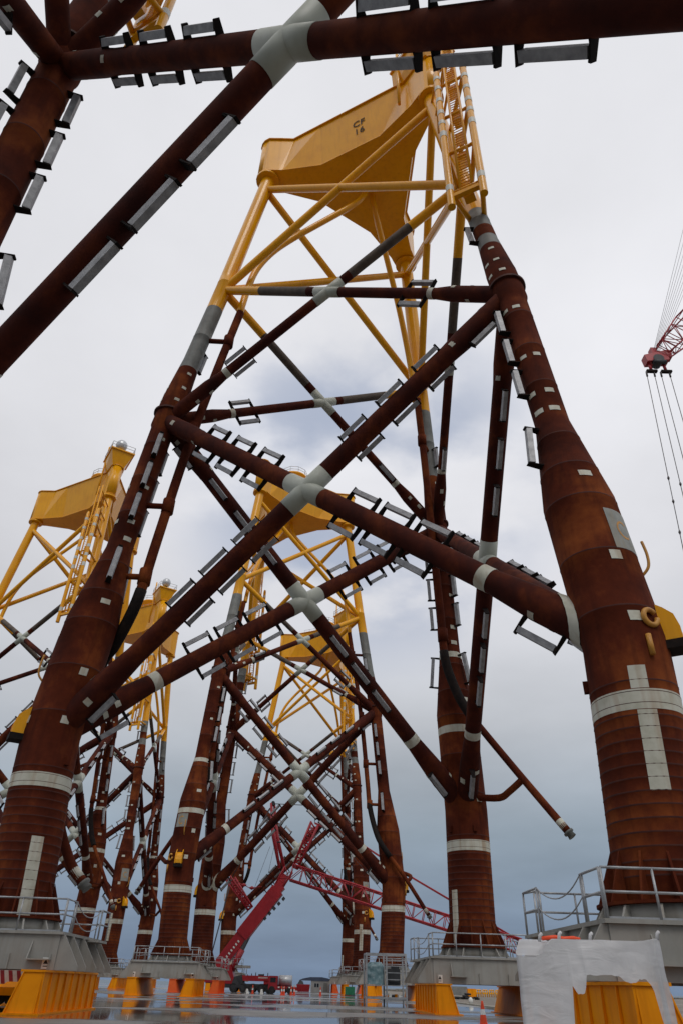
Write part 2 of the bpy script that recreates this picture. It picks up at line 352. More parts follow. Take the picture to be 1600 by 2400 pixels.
def anode_meshes(L, dist, thin=1.0):
    """bar along X, tube surface at z=0; bar centre at z=dist"""
    b = MB(); w0, w1, h = .15, .10, .11
    x = L / 2; z0 = dist - h; z1 = dist + h
    b.hull8([(-x, -w0, z0), (x, -w0, z0), (x, w0, z0), (-x, w0, z0), (-x * .985, -w1, z1), (x * .985, -w1, z1), (x * .985, w1, z1), (-x * .985, w1, z1)], 0)
    me_bar = b.mesh('anode', [ALU])
    def br(b, m):
        o, i = x + .065, x + .006; zc = dist
        pr = [(-o, -.10), (-i, -.10), (-i, zc - .03), (i, zc - .03), (i, -.10), (o, -.10), (o, z1 + .07), (i, z1 + .05), (i, zc + .03), (-i, zc + .03), (-i, z1 + .05), (-o, z1 + .07)]
        k = len(b.v); n = len(pr)
        for y in (-1, 1): b.v.extend([(px, y * (.16 if pz < 0 else .06 if abs(px) < x + .02 and abs(pz - zc) < .05 else .105), pz) for px, pz in pr])
        for t in range(n): b.face((k + t, k + (t + 1) % n, k + n + (t + 1) % n, k + n + t), m)
        for side in (0, n):
            for q in ((0, 1, 2, 9), (0, 9, 10, 11), (2, 3, 8, 9), (3, 4, 5, 8), (5, 6, 7, 8)): b.face(tuple(k + side + t for t in q), m)
    c = MB(); br(c, 0); me_br = c.mesh('bracket', [BLACK])
    d = MB(); d.v = list(b.v); d.f = list(b.f); d.m = list(b.m); d.s = list(b.s); br(d, 1); me_all = d.mesh('anode_far', [ALU, BLACK])
    return me_bar, me_br, me_all
AN = {'gap': anode_meshes(1.5, .50), 'near': anode_meshes(1.5, .19), 'legs': anode_meshes(1.55, .34), 'big': anode_meshes(1.95, .42)}
FAR = {}
for k, (a, b, c) in AN.items(): FAR[a.name] = c
def add_anode(root, typ, pos, along, outward):
    x = Vector(along).normalized(); z = Vector(outward); z = (z - x * z.dot(x)).normalized(); y = z.cross(x)
    q = Matrix((x, y, z)).transposed().to_quaternion()
    a, br, _ = AN[typ]
    o = obj('anode', a, root, pos, q)
    obj('bracket', br, o)
    return o
def brace_axes(P0, P1):
    d = (P1 - P0).normalized(); h = d.cross(Vector((0, 0, 1))).normalized(); m = (P0 + P1) / 2
    if h.dot(Vector((m.x, m.y, 0))) < 0: h = -h
    v = h.cross(d)
    if v.z < 0: v = -v
    return d, h, v
PAIRS = [('A', 'B'), ('B', 'C'), ('C', 'A')]
def build_jacket(root, bs=.96, overhead=False):
    # transition piece first: it is the body everything hangs on
    lm = leg_mesh()
    for k in 'ABC':
        lg = obj('leg', lm, root, rot=(0, 0, ANG[k]))
        for z0, z1 in ((7.72, 8.30),) + (((14.5, 14.95), (19.55, 19.95)) if k == 'C' else ()):
            b = MB(); band(b, z0, z1, .006); b.build('white_band', BAND, lg)
        for z0, z1, rel, hw in {'A': ((2.95, 5.8, 122, .25),), 'B': ((5.55, 7.70, -42, .27), (8.32, 9.0, -46, .25)), 'C': ((2.95, 5.7, 152, .22),)}[k]:
            b = MB(); patch(b, z0, z1, rel, hw, .005); b.build('white_stripe', BAND, lg)
        if k == 'B':
            b = MB(); band(b, 35.1, 36.2, .006); b.build('rust_band', RUST, lg); b = MB(); band(b, 38.2, 40.25, .006); b.build('yellow_band', YEL, lg)
        mbs = []; rels = {'A': (125, 38), 'B': (-35, -88), 'C': (-125, 60)}[k]
        for z, hw, hh in ((33.3, .19, .10), (32.0, .19, .10), (30.9, .2, .1), (27.7, .22, .11), (24.1, .2, .11), (21.7, .24, .13), (20.6, .28, .13), (16.6, .3, .14), (12.9, .24, .18), (10.6, .24, .17)):
            for ri, r in enumerate(rels):
                if ri and random.random() < .45: continue
                b = MB(); patch(b, z - hh, z + hh, r + random.uniform(-7, 7) - (0 if z < 25 or k != 'B' else 16), hw * .8, .02); mbs.append(b)
        pieces('marker_patch', BAND, lg, mbs)
        b = MB(); z0 = 13.2; z1 = 14.9 if k != 'C' else 14.4; patch(b, z0, z1, 3, .60, .015); gp = b.build('grey_patch', PATCHG, lg)
        b = MB(); zc = (z0 + z1) / 2; rows = []
        for rad in (.24, .31):
            row = []
            for q in range(15):
                t = R_(50 + q * 260 / 14); z = zc + rad * 1.25 * math.sin(t); R0 = legR(z) + .02; a = R_(3) + rad * math.cos(t) / R0; row.append((legr(z) + R0 * math.cos(a), R0 * math.sin(a), z))
            rows.append(row)
        b.ring_strip(rows, 0, True, closed=False); b.build('letter_mark', BROWNY, gp)
        # node ring
        b = MB(); n = 40
        for zc, dz in ((30.15, .06),):
            rings = []
            for (rr, z) in ((.76, zc - dz), (.90, zc - dz), (.90, zc + dz), (.76, zc + dz)):
                rings.append([(legr(zc) + rr * math.cos(2 * PI * q / n), rr * math.sin(2 * PI * q / n), z) for q in range(n)])
            b.ring_strip(rings, 0, False)
        b.build('node_ring', WELD, lg)
        # lifting lug
        b = MB(); a = R_(28); ca, sa_ = math.cos(a), math.sin(a)
        ctr = Vector((legr(10.5), 0, 0)); u = Vector((ca, sa_, 0)); tv = Vector((-sa_, ca, 0))
        prof = [(1.2, 11.2), (1.40, 11.05), (1.66, 10.78), (1.76, 10.35), (1.76, 9.95), (1.2, 9.95)]
        for sgn in (-.32, .26):
            b.prism([ctr + u * r + tv * sgn + Vector((0, 0, z)) for r, z in prof], tv * .06, 0)
        b.prism([ctr + u * r + tv * -.26 + Vector((0, 0, z)) for r, z in ((1.25, 10.95), (1.38, 10.85), (1.58, 10.62), (1.68, 10.3), (1.68, 10.0), (1.25, 10.0))], tv * .52, 0)
        b.prism([ctr + u * r + tv * -.38 + Vector((0, 0, z)) for r, z in ((1.2, 9.95), (1.82, 9.95), (1.82, 9.68), (1.2, 9.68))], tv * .76, 1)
        b.build('lifting_lug', [YEL, BLACK], lg)
        # ring and short pipe welded beside the lug, bent vent pipe above
        b = MB(); a = R_(-12); u = Vector((math.cos(a), math.sin(a), 0)); tv = Vector((-math.sin(a), math.cos(a), 0)); p = ctr + u * 1.34 + Vector((0, 0, 10.55))
        b.tube([p + tv * .25 * math.cos(q) + Vector((0, 0, .25 * math.sin(q))) for q in [R_(40 + 20 * i) for i in range(17)]], .085, 8); b.build('grout_ring', BROWNY, lg); b = MB()
        q0 = ctr + u * 1.33 + tv * -.25 + Vector((0, 0, 9.95)); b.tube([q0, q0 - Vector((0, 0, .65))], .085, 8)
        b.build('grout_inlet', BROWNY, lg)
        b = MB(); a = R_(28); u = Vector((math.cos(a), math.sin(a), 0)); c2 = Vector((legr(12.8), 0, 0))
        b.tube(smooth_path([c2 + u * 1.22 + Vector((0, 0, 12.45)), c2 + u * 1.5 + Vector((0, 0, 12.75)), c2 + u * 1.56 + Vector((0, 0, 13.2)), c2 + u * 1.50 + Vector((0, 0, 13.75))]), .05, 8)
        b.build('vent_pipe', BROWNY, lg)
        # base gussets
        mbs = []
        for q in range(12):
            b = MB(); mbs.append(b); a = R_(q * 30 + 15); u = Vector((math.cos(a), math.sin(a), 0)); tv = Vector((-math.sin(a), math.cos(a), 0)); c3 = Vector((legr(3.4), 0, 0))
            b.prism([c3 + u * 1.2 + tv * -.03 + Vector((0, 0, 2.93)), c3 + u * 1.78 + tv * -.03 + Vector((0, 0, 2.93)), c3 + u * 1.66 + tv * -.03 + Vector((0, 0, 3.25)), c3 + u * 1.24 + tv * -.03 + Vector((0, 0, 4.25))], tv * .06)
        pieces('base_gusset', RUST, lg, mbs); b = MB()
        rr = [];
        for R0, z in ((1.2, 2.9), (1.8, 2.9), (1.8, 2.97), (1.2, 2.97)): rr.append([(legr(2.9) + R0 * math.cos(2 * PI * q / 40), R0 * math.sin(2 * PI * q / 40), z) for q in range(40)])
        b.ring_strip(rr, 0, False)
        b.build('base_flange', RUST, lg)
        # small bolt blocks on the leg side
        for rel in (-142, 150):
            b = MB(); a = R_(rel); u = Vector((math.cos(a), math.sin(a), 0)); b.box(Vector((legr(8.9), 0, 8.9)) + u * 1.33, (.18, .22, .35), Matrix.Rotation(a, 3, 'Z')); b.build('stop_block', RUST, lg)
        ax = Matrix.Rotation(ANG[k], 3, 'Z')
        for z, t in ((27.0, 'legs'), (24.8, 'legs'), (22.6, 'legs'), (18.7, 'big'), (35.6, 'legs')):
            for rel in ((112, -112) if z < 30 else (-118,)):
                a = R_(rel); R0 = legR(z); p = Vector((legr(z) + R0 * math.cos(a), R0 * math.sin(a), z))
                dd = Vector((legr(z + .5) - legr(z - .5), 0, 1)) if z < 20.5 and z > 25 else Vector((legr(z + .5) - legr(z - .5), 0, 1))
                dr = legR(z + .6) - legR(z - .6)
                dd = dd + Vector((math.cos(a), math.sin(a), 0)) * dr / 1.2
                add_anode(root, t, ax @ p, ax @ dd, ax @ Vector((math.cos(a), math.sin(a), 0)))
    # braces
    for (p, q) in PAIRS:
        for i in range(3):
            for (k0, k1) in ((p, q), (q, p)):
                up = (k0 == p)          # N_i of k0 to N_{i+1} of k1
                P0, P1 = node(k0, i), node(k1, i + 1); L = (P1 - P0).length; d, h, v = brace_axes(P0, P1)
                r0, r1 = legr(NZ[i]), legr(NZ[i + 1]); sx = L * r0 / (r0 + r1)
                if i == 0: S, Rr = [0, 3.2, 5.2, L - 4.4, L - 3.4, L], [.645, .645, .49, .49, .56, .56]
                elif i == 1: S, Rr = [0, 3.4, 4.6, L], [.43, .43, .305, .305]
                else: S, Rr = [0, L], [.295, .295]
                br = set(S) | {.3, L - .3, sx}
                zmid = []
                for zb in (37.6, YZ):
                    if P0.z < zb < P1.z: s = L * (zb - P0.z) / (P1.z - P0.z); br.add(s); zmid.append(s)
                br = sorted(x for x in br if .29 <= x <= L - .29)
                pts = [P0 + d * s for s in br]; Rr = [r_ * (bs if i == 0 else 1) for r_ in Rr]; rad = [interp(s, S, Rr) for s in br]
                mats = []
                for a in range(len(br) - 1):
                    zz = (pts[a].z + pts[a + 1].z) / 2
                    mats.append(2 if zz > YZ else 1 if zz > 37.6 else 0)
                b = MB(); b.tube(pts, rad, 24, mats, caps=False); bo = b.build('brace', [RUSTB, DKGREY, YEL], root)
                # painted bands and marker patches
                if i < 2:
                    for s0, s1 in ((() if (up and k0 == 'A') else ((5.25, 5.75),)) if i == 0 else ((4.65, 5.0),)):
                        b = MB(); b.tube([P0 + d * s0, P0 + d * s1], [interp(s0, S, Rr) + .012, interp(s1, S, Rr) + .012], 24, 0, False); b.build('white_band', BAND, bo)
                    mbs = []
                    for s0 in ((2.3, 3.0, L - 1.75, L - 4.2) if i == 0 else (2.2, 3.2)):
                        R0 = interp(s0, S, Rr) + .014; t0 = random.uniform(0, 6.28)
                        for tt in (t0, t0 + random.uniform(2.4, 3.6)):
                            b = MB(); mbs.append(b)
                            b.ring_strip([[P0 + d * s_ + (h * math.cos(tt + a * .14) + v * math.sin(tt + a * .14)) * R0 for a in range(5)] for s_ in (s0, s0 + random.uniform(.22, .36))], 0, True, closed=False)
                    pieces('marker_patch', BAND, bo, mbs)
                # anodes: the braces that climb from k1 to k0 carry them in the plane of the face
                inplane = not up
                base_th = (0, 180) if inplane else (111, 291) if overhead else (50, 230)
                typ = 'gap' if inplane else 'near'
                if i == 0: ss = [sx - 7.6, sx - 5.5, sx - 3.4, sx + 3.7, sx + 6.2, sx + 8.7]
                elif i == 1: ss = [5.9]
                else: ss = []
                for s in ss:
                    for th in base_th:
                        a = R_(th); o_ = v * math.cos(a) + h * math.sin(a); R0 = interp(s, S, Rr)
                        add_anode(root, typ, P0 + d * s + o_ * R0, d, o_)
                if i == 0 and not overhead:
                    a = R_(180 if inplane else 200); o_ = v * math.cos(a) + h * math.sin(a); add_anode(root, 'gap' if inplane else 'near', P0 + d * 2.6 + o_ * .64, d, o_)
                    if up: a = R_(180); o_ = v * math.cos(a) + h * math.sin(a); add_anode(root, 'near', P0 + d * (L - 2.6) + o_ * .55, d, o_)
            # welded cross joint: coated pale over the welds
            if i < 2:
                a0, a1 = node(p, i), node(q, i + 1); L = (a1 - a0).length; r0, r1 = legr(NZ[i]), legr(NZ[i + 1]); sx = L * r0 / (r0 + r1)
                X = a0 + (a1 - a0).normalized() * sx; rad = (.503 * bs if i == 0 else .318); hl = (1.28 * (.85 if overhead else 1) if i == 0 else 1.08)
                b = MB()
                for (k0, k1) in ((p, q), (q, p)):
                    dd = (node(k1, i + 1) - node(k0, i)).normalized(); b.tube([X - dd * hl, X - dd * .3, X + dd * .3, X + dd * hl], [rad, rad + .01, rad + .01, rad], 28, 0)
                # weld collar at the crossing
                b.build('cross_joint', WHITE, root)
    # white saddle weld where braces meet leg B
    for (k0, k1) in (('B', 'A'), ('B', 'C')):
        b = MB(); P0, P1 = node(k0, 0), node(k1, 1); d, h, v = brace_axes(P0, P1)
        rings = []
        for ss in (0, .42):
            ring = []
            for j in range(32):
                a = 2 * PI * j / 32; o_ = h * math.cos(a) + v * math.sin(a); R0 = .66
                p = P0 + o_ * R0; s = 1.0
                # march along the brace until clear of the leg
                for it in range(60):
                    w_ = p + d * s; c = legr(w_.z); cx, cy = c * math.cos(ANG['B']), c * math.sin(ANG['B'])
                    if math.hypot(w_.x - cx, w_.y - cy) > legR(w_.z) + .01: break
                    s += .04
                ring.append(P0 + o_ * (R0 + (.05 if ss == 0 else 0.0)) + d * (s + ss - .05))
            rings.append(ring)
        b.ring_strip(rings, 0, True); b.build('saddle_weld', BAND, root)
    # ---------------- transition piece
    ZB = 57.5
    ZT = 62.65
    def bez(p0, p1, p2, ts): return [tuple(Vector(p0) * (1 - t) ** 2 + Vector(p1) * 2 * t * (1 - t) + Vector(p2) * t * t) for t in ts]
    TS = (.12, .24, .36, .48, .6, .72, .86)
    cap = [(9.4, 0), (9.3, .32), (9.1, .58), (8.75, .80), (7.6, .86)]
    bot_half = cap + [(7.3, .86), (4.0, 1.52)]
    e0 = Vector((6.6, .9)); mid_t = 6.6 * .5 + .9 * .866; mid_b = 4.0 * .5 + 1.52 * .866
    em = Vector((mid_t * .5, mid_t * .866))
    top_half = cap + [tuple(e0), tuple(e0.lerp(em, .5))]
    def outline(half, rm, off=0.0):
        pts = []
        for k in range(3):
            a = k * 2 * PI / 3; c, s = math.cos(a), math.sin(a)
            for r, l in [(r, -l) for r, l in half[::-1]] + half[1:]: pts.append((r * c - l * s, r * s + l * c))
            am = a + PI / 3; pts.append((rm * math.cos(am), rm * math.sin(am)))
        if not off: return pts
        o = []; n = len(pts)
        for i, p in enumerate(pts):
            d = (Vector(pts[(i + 1) % n]) - Vector(pts[i - 1])).normalized(); o.append((p[0] + d.y * off, p[1] - d.x * off))
        return o
    def ztop(x, y): return ZT
    wb = outline(bot_half, mid_b); wt = outline(top_half, mid_t)
    b = MB(); rows = []
    for t in (0, 1):
        k = t
        rows.append([(lerp(x0, x1, k), lerp(y0, y1, k), lerp(ZB + .04, ZT - .02, t)) for (x0, y0), (x1, y1) in zip(wb, wt)])
    b.ring_strip(rows, 0, False); tp = b.build('transition_piece', YEL, root)
    b = MB(); b.prism([(x, y, ZB) for x, y in outline(bot_half, mid_b, .13)], (0, 0, .08)); b.build('bottom_plate', YEL, tp)
    b = MB(); b.prism([(x, y, ZT - .02) for x, y in outline(top_half, mid_t, .16)], (0, 0, .09)); b.build('top_plate', YEL, tp)
    for k in range(3):
        a = k * 2 * PI / 3; c, s = math.cos(a), math.sin(a)
        b = MB(); b.tube([(8.5 * c, 8.5 * s, 57.2), (8.5 * c, 8.5 * s, 57.45)], [.98, .98], 24); b.build('arm_ring', YEL, tp)
        b = MB(); b.tube([(8.75 * c, 8.75 * s, ZB + .05), (8.75 * c, 8.75 * s, 62.6)], [.70, .70], 24); b.build('arm_column', YEL, tp)
    b = MB(); b.tube([(0, 0, 62.6), (0, 0, 65.4), (0, 0, 65.45), (0, 0, 65.7)], [2.2, 2.0, 2.1, 2.1], 32); b.build('tower_flange', YEL, tp)
    b = MB()
    ring_rail(b, [(2.0 * math.cos(2 * PI * q / 10), 2.0 * math.sin(2 * PI * q / 10), 65.7) for q in range(11)], 1.0, .035)
    # guard rails along the inner half of the plate edges
    for k in range(3):
        a = k * 2 * PI / 3; c, s = math.cos(a), math.sin(a)
        for sg in (-1, 1):
            pts = [e0.lerp(em, f) - Vector((.45, .78)) * 1.0 for f in (.35, .58, .8, 1.0)]
            ring_rail(b, [((p.x - .1) * c - sg * (p.y - .1) * s, (p.x - .1) * s + sg * (p.y - .1) * c, ZT + .07) for p in pts], 1.05, .03)
    b.build('guard_rails', RAILM, tp, kind='stuff')
    # access platform on arm B with the ladder landing below
    a = ANG['B']; c, s = math.cos(a), math.sin(a); M = Matrix.Rotation(a, 3, 'Z')
    b = MB(); ctr = M @ Vector((8.4, 0, 0))
    b.hull8([ctr + M @ Vector(q) for q in ((-2.9, -1.2, 62.6), (.8, -.85, 62.6), (.8, .85, 62.6), (-2.9, 1.2, 62.6), (-2.6, -1.6, 64.9), (1.5, -1.6, 64.9), (1.5, 1.6, 64.9), (-2.6, 1.6, 64.9))])
    b.box(ctr + M @ Vector((-.5, 0, 65.0)), (4.4, 3.5, .2), M)
    b.build('access_platform', YEL, tp)
    b = MB(); pts = [ctr + M @ Vector((x, y, 65.1)) for x, y in ((-2.6, -1.65), (-1.2, -1.65), (.2, -1.65), (1.6, -1.65), (1.6, 0), (1.6, 1.65), (.2, 1.65), (-1.2, 1.65), (-2.6, 1.65), (-2.6, -1.65))]
    ring_rail(b, pts, 1.05, .035); b.build('platform_rails', RAILM, tp, kind='stuff')
    b = MB(); cc = ctr + M @ Vector((.2, -.2, 66.8)); rings = []
    for i in range(1, 9):
        t = -PI / 2 + PI * i / 9; rings.append([cc + Vector((.85 * math.cos(t) * math.cos(2 * PI * q / 20), .85 * math.cos(t) * math.sin(2 * PI * q / 20), .95 * math.sin(t))) for q in range(20)])
    b.ring_strip(rings, 0, True); b.face(tuple(range(len(b.v) - 20, len(b.v)))); b.tube([cc - Vector((0, 0, 1.65)), cc - Vector((0, 0, .8))], .35, 12, 1); b.build('navigation_dome', [SILVER, DARK], tp)
    b = MB(); p = ctr + M @ Vector((-1.9, -1.5, 0)); b.tube([p + Vector((0, 0, 58.5)), p + Vector((0, 0, 67.4))], .13, 10); b.build('mast_tube', YEL, tp)
    # stencilled number on the web between arms A and B and the opposite sides
    # boat landing
    L0 = Vector((12.69 * math.cos(R_(110.5)), 12.69 * math.sin(R_(110.5)), 0)); tn = Vector((math.cos(R_(150)), math.sin(R_(150)), 0)); nn = Vector((math.cos(R_(60)), math.sin(R_(60)), 0)); RZ = Matrix.Rotation(R_(60), 3, 'Z')
    b = MB(); b.box(L0 + nn * -.05 + Vector((0, 0, 36.95)), (.28, 1.8, .28), RZ); bl = b.build('boat_landing', YEL, root)
    for z in (37.5, 41.6, 45.9, 50.1):
        lp = Vector((legr(z) * c, legr(z) * s, z))
        for sg in (-1, 1):
            b = MB(); b.tube([lp + tn * sg * .35, L0 + tn * sg * .9 + Vector((0, 0, z))], .15, 10); b.build('stand_off', YEL, bl)
        b = MB(); b.tube([L0 + tn * -.9 + Vector((0, 0, z)) - nn * .15, L0 + tn * .9 + Vector((0, 0, z)) - nn * .15], .11, 10); b.build('cross_tube', YEL, bl)
        b = MB(); b.box(L0 - nn * .75 + Vector((0, 0, z)), (.45, .6, .5), RZ); b.build('bracket_box', YEL, bl)
    for sg in (-1, 1):
        b = MB(); x = L0 + tn * sg * .9
        b.tube([x + Vector((0, 0, 36.0)), x + Vector((0, 0, 36.02)), x + Vector((0, 0, 51.8)), x + Vector((0, 0, 52.1))], [.22, .22, .21, .12], 16)
        fo = b.build('fender_tube', YEL, bl); mbs = []
        for z, hh in ((37.7, .26), (43.6, .28), (45.0, .2), (46.3, .22), (47.9, .2), (49.5, .2), (50.9, .18)):
            b = MB(); b.tube([x + Vector((0, 0, z - hh)), x + Vector((0, 0, z + hh))], .226, 16, 0, False); mbs.append(b)
        pieces('fender_band', TEALM, fo, mbs)
    for sg in (-1, 1):
        b = MB(); x = L0 + tn * sg * .34 - nn * .12; b.tube([x + Vector((0, 0, 36.9)), x + Vector((0, 0, 56.2))], .085, 8); b.build('ladder_stringer', YEL, bl)
    b = MB(); x = L0 - nn * .12; z = 37.2
    while z < 56: b.tube([x + tn * -.34 + Vector((0, 0, z)), x + tn * .34 + Vector((0, 0, z))], .03, 6); z += .28
    b.build('ladder_rungs', YEL, bl, kind='stuff')
    for z in (37.8, 40.6, 43.3, 46.1, 48.9, 51.6, 54.4):
        b = MB(); b.box(x - nn * .30 + Vector((0, 0, z)), (.04, .60, 1.4), RZ); b.build('back_plate', YEL, bl)
    for z in (52.9, 55.4):
        lp = Vector((legr(z) * c, legr(z) * s, z))
        for sg in (-1, 1): b = MB(); b.tube([lp + tn * sg * .3, L0 - nn * .12 + tn * sg * .34 + Vector((0, 0, z))], .1, 8); b.build('stand_off', YEL, bl)
    # cable tube on leg C (kicks out sideways at the bottom) and its upper yellow run
    root_c = MB()
    Mc = Matrix.Rotation(ANG['C'], 3, 'Z')
    def W(off, s, z): return Mc @ Vector((legr(z) - off, -s, z))
    pts = [W(1.85, .2, 40.2), W(1.85, .2, 34), W(1.85, .15, 27), W(1.85, .2, 22), W(1.85, .2, 19.0), W(1.85, .75, 16.75), W(1.85, 1.36, 15.4), W(1.85, 2.13, 14.2), W(1.85, 4.3, 11.05), W(1.85, 6.3, 8.25)]
    cable_tube(root, pts, W(1.85, .2, 40.2), [(W(1.85, .2, z), W(.5, .1, z)) for z in (36.3, 26.0, 20.6)] + [], elbow=[W(.6, .9, 10.7), W(.9, 2.4, 10.5), W(1.4, 3.2, 10.7), W(1.85, 4.2, 11.2)])
    b = MB(); b.tube(smooth_path([Mc @ Vector((r, 0, z)) for r, z in ((.9, 57.6), (1.2, 56.4), (2.4, 54.4), (4.4, 51.4), (6.4, 48.2), (8.0, 44.6), (8.6, 42.6), (8.85, 41.4), (9.05, 40.1))]), .25, 14); b.build('upper_cable_tube', YEL, root)
    b = MB(); b.tube(smooth_path([Vector((r, 0, z)) for r, z in ((.15, 57.6), (.2, 56.6), (.75, 55.2), (2.0, 53.7), (4.0, 51.5), (5.8, 49.5), (7.3, 47.5), (8.3, 45.3), (8.75, 43), (9.05, 40.1))]), .25, 14); b.build('upper_cable_tube', YEL, root)
def cable_tube(root, pts, top, clamps, elbow=None):
    P = smooth_path(pts, 5); b = MB()
    rr = [.27 if i < 5 * (len(pts) - 5) else .215 for i in range(len(P))]; b.tube(P, rr, 14); d = (P[-1] - P[-2]).normalized()
    o = b.build('cable_tube', RUST, root)
    i0, i1 = 5 * 4 - 1, 5 * 7 - 2; b = MB(); b.tube(P[i0:i1], .30, 14); b.build('bend_sleeve', BLACK, o)
    b = MB(); b.tube([P[-1] - d * .75, P[-1] - d * .25], .215, 14, 0); b.build('end_band', BAND, o)
    b = MB(); b.tube([P[-1] - d * .02, P[-1] + d * .08, P[-1] + d * .1, P[-1] + d * .32], [.29, .29, .19, .23], 14, 0); b.build('bell_mouth', GREYS, o)
    for p, q in clamps:
        b = MB(); b.tube([q, p], .17, 10); b.build('clamp_arm', RUST, o)
        b = MB(); b.tube([p - Vector((0, 0, .45)), p + Vector((0, 0, .45))], .34, 12); b.build('clamp_sleeve', RUST, o)
    if elbow: b = MB(); b.tube(smooth_path(elbow, 4), .2, 12); b.build('elbow_arm', RUST, o)
    return o
def ring_rail(b, pts, h, r, mid=True, mat=0):
    pts = [Vector(p) for p in pts]; up = Vector((0, 0, 1))
    for i, p in enumerate(pts):
        b.tube([p, p + up * h], r, 6, mat)
        if i:
            q = pts[i - 1]
            for f in ((1, .52) if mid else (1,)): b.tube([q + up * h * f, p + up * h * f], r, 6, mat)
def rail_pieces(parent, runs, h, r):
    up = Vector((0, 0, 1)); posts = []; rails = []
    for pts in runs:
        pts = [Vector(p) for p in pts]
        for p in pts: b = MB(); b.tube([p, p + up * h], r, 6); posts.append(b)
        for p, q in zip(pts, pts[1:]):
            for f in (1, .52): b = MB(); b.tube([p + up * h * f, q + up * h * f], r, 6); rails.append(b)
    pieces('post', RAILM, parent, posts); pieces('rail', RAILM, parent, rails)
def copy_tree(o, parent=None, far=False):
    c = o.copy(); COL.objects.link(c); c.parent = parent
    if far and o.data is not None and o.data.name in FAR:
        c.data = FAR[o.data.name]; return c
    for ch in CHILD.get(o.name, ()):
        if not (far and ch.name in PIECE): copy_tree(ch, c, far)
    if far:
        for n, me in JOIN.get(o.name, ()): obj(n, me, c, kind='stuff')
    return c
JG = 'three-legged foundation jackets standing on the quay'
proto = thing('wind_turbine_jacket', 'tall three-legged jacket with pale crossing joints and star-shaped yellow top filling the middle', 'jacket foundation', (1.437, 32.367, 0), R_(182.06), JG)
build_jacket(proto)
CHILD = {}
for o in bpy.data.objects:
    if o.parent: CHILD.setdefault(o.parent.name, []).append(o)
def tube_A(root, variant):
    def W(off, s, z): return Vector((legr(z) - off, -s, z))
    if variant == 'behind':
        pts = [W(1.85, 0, 40.2), W(1.85, 0, 34), W(1.85, 0, 27), W(1.85, 0, 21), W(1.85, 0, 17.2), W(1.2, .8, 15.1), W(.6, 1.5, 14.3), W(.15, 2.1, 11.4), W(.2, 2.5, 7.6), W(1.0, 2.45, 5.5), W(1.85, 2.35, 4.5)]
        el = [W(.3, 1.1, 9.5), W(.15, 2.2, 9.4)]
    else:
        pts = [W(1.85, 0, 40.2), W(1.85, 0, 34), W(1.85, 0, 27), W(1.85, 0, 21), W(1.85, .1, 18.2), W(1.5, 1.0, 15.4), W(.9, 1.6, 13.8), W(-.9, 1.75, 11.2), W(-3.6, 1.75, 7.4)]
        el = [W(-.8, .4, 11.6), W(-1.9, .6, 11.2), W(-1.4, 1.7, 10.6)]
    cable_tube(root, pts, None, [(W(1.85, 0, z), W(.5, 0, z)) for z in (37.1, 29.0, 23.2, 18.6)], el)
places = [
    ('near', (-4.788, 1.719), 1.713, 'nearest dark rusty jacket overhead, only leg, fenders and crossing braces showing at the top'),
    ('mid', (-7.48, 84.75), 2.62, 'jacket straight behind the tall middle one and in front of the red crane'),
    ('far', (-2.76, 136.93), 183.38, 'farthest jacket, behind the red crane boom, its small yellow top lowest of all'),
    ('left', (-37.47, 86.67), 181.39, 'jacket at the left edge, domed yellow top just left of the huge brown leg'),
    ('lfar', (-39.07, 129.08), 182.10, 'smaller far jacket between the left leg and the middle, white dome on its yellow top'),
]
JK = {'main': proto}
for n, (x, y), rz, lab in places:
    if n == 'near':      # slimmer braces and a slightly wider stance on this one
        c = thing('wind_turbine_jacket', lab, 'jacket foundation', (x, y, 0), R_(rz), JG); keep = RS[:], NZ[:]
        for i_, d_ in ((0, .6), (1, .6), (2, .61), (3, -.665)): RS[i_] += d_
        NZ[0] -= .09; NZ[1] -= .39
        build_jacket(c, .80, True); RS[:], NZ[:] = keep
    else: c = copy_tree(proto, None, far=True)
    c.location = (x, y, 0); c.rotation_euler = (0, 0, R_(rz)); c['label'] = lab; JK[n] = c
for n, r in JK.items(): tube_A(r, 'front' if n in ('near', 'mid') else 'behind')
# stencilled numbers on the yellow webs
def stencil(root, txt, arm, side, z, size, off):
    """on the web facet next to the middle between two arms"""
    me = text_mesh(txt, size, .01); me.materials.clear(); me.materials.append(INK)
    n = Vector((.5, side * .866, 0)); t_ = Vector((.866, -side * .5, 0)); p = n * (3.32 + off) + t_ * .95
    R3 = Matrix.Rotation(ANG[arm], 3, 'Z'); n = R3 @ n; p = R3 @ p; up = (Vector((0, 0, 1)) + n * .149).normalized(); x = up.cross(n).normalized(); n = x.cross(up)
    q = Matrix((x, up, n)).transposed().to_quaternion()
    return obj('stencil_number', me, root, p + Vector((0, 0, z)), q)
stencil(JK['main'], 'CF\n16', 'B', -1, 60.0, .98, .41)
stencil(JK['mid'], 'CF12', 'A', -1, 60.1, .95, .42)

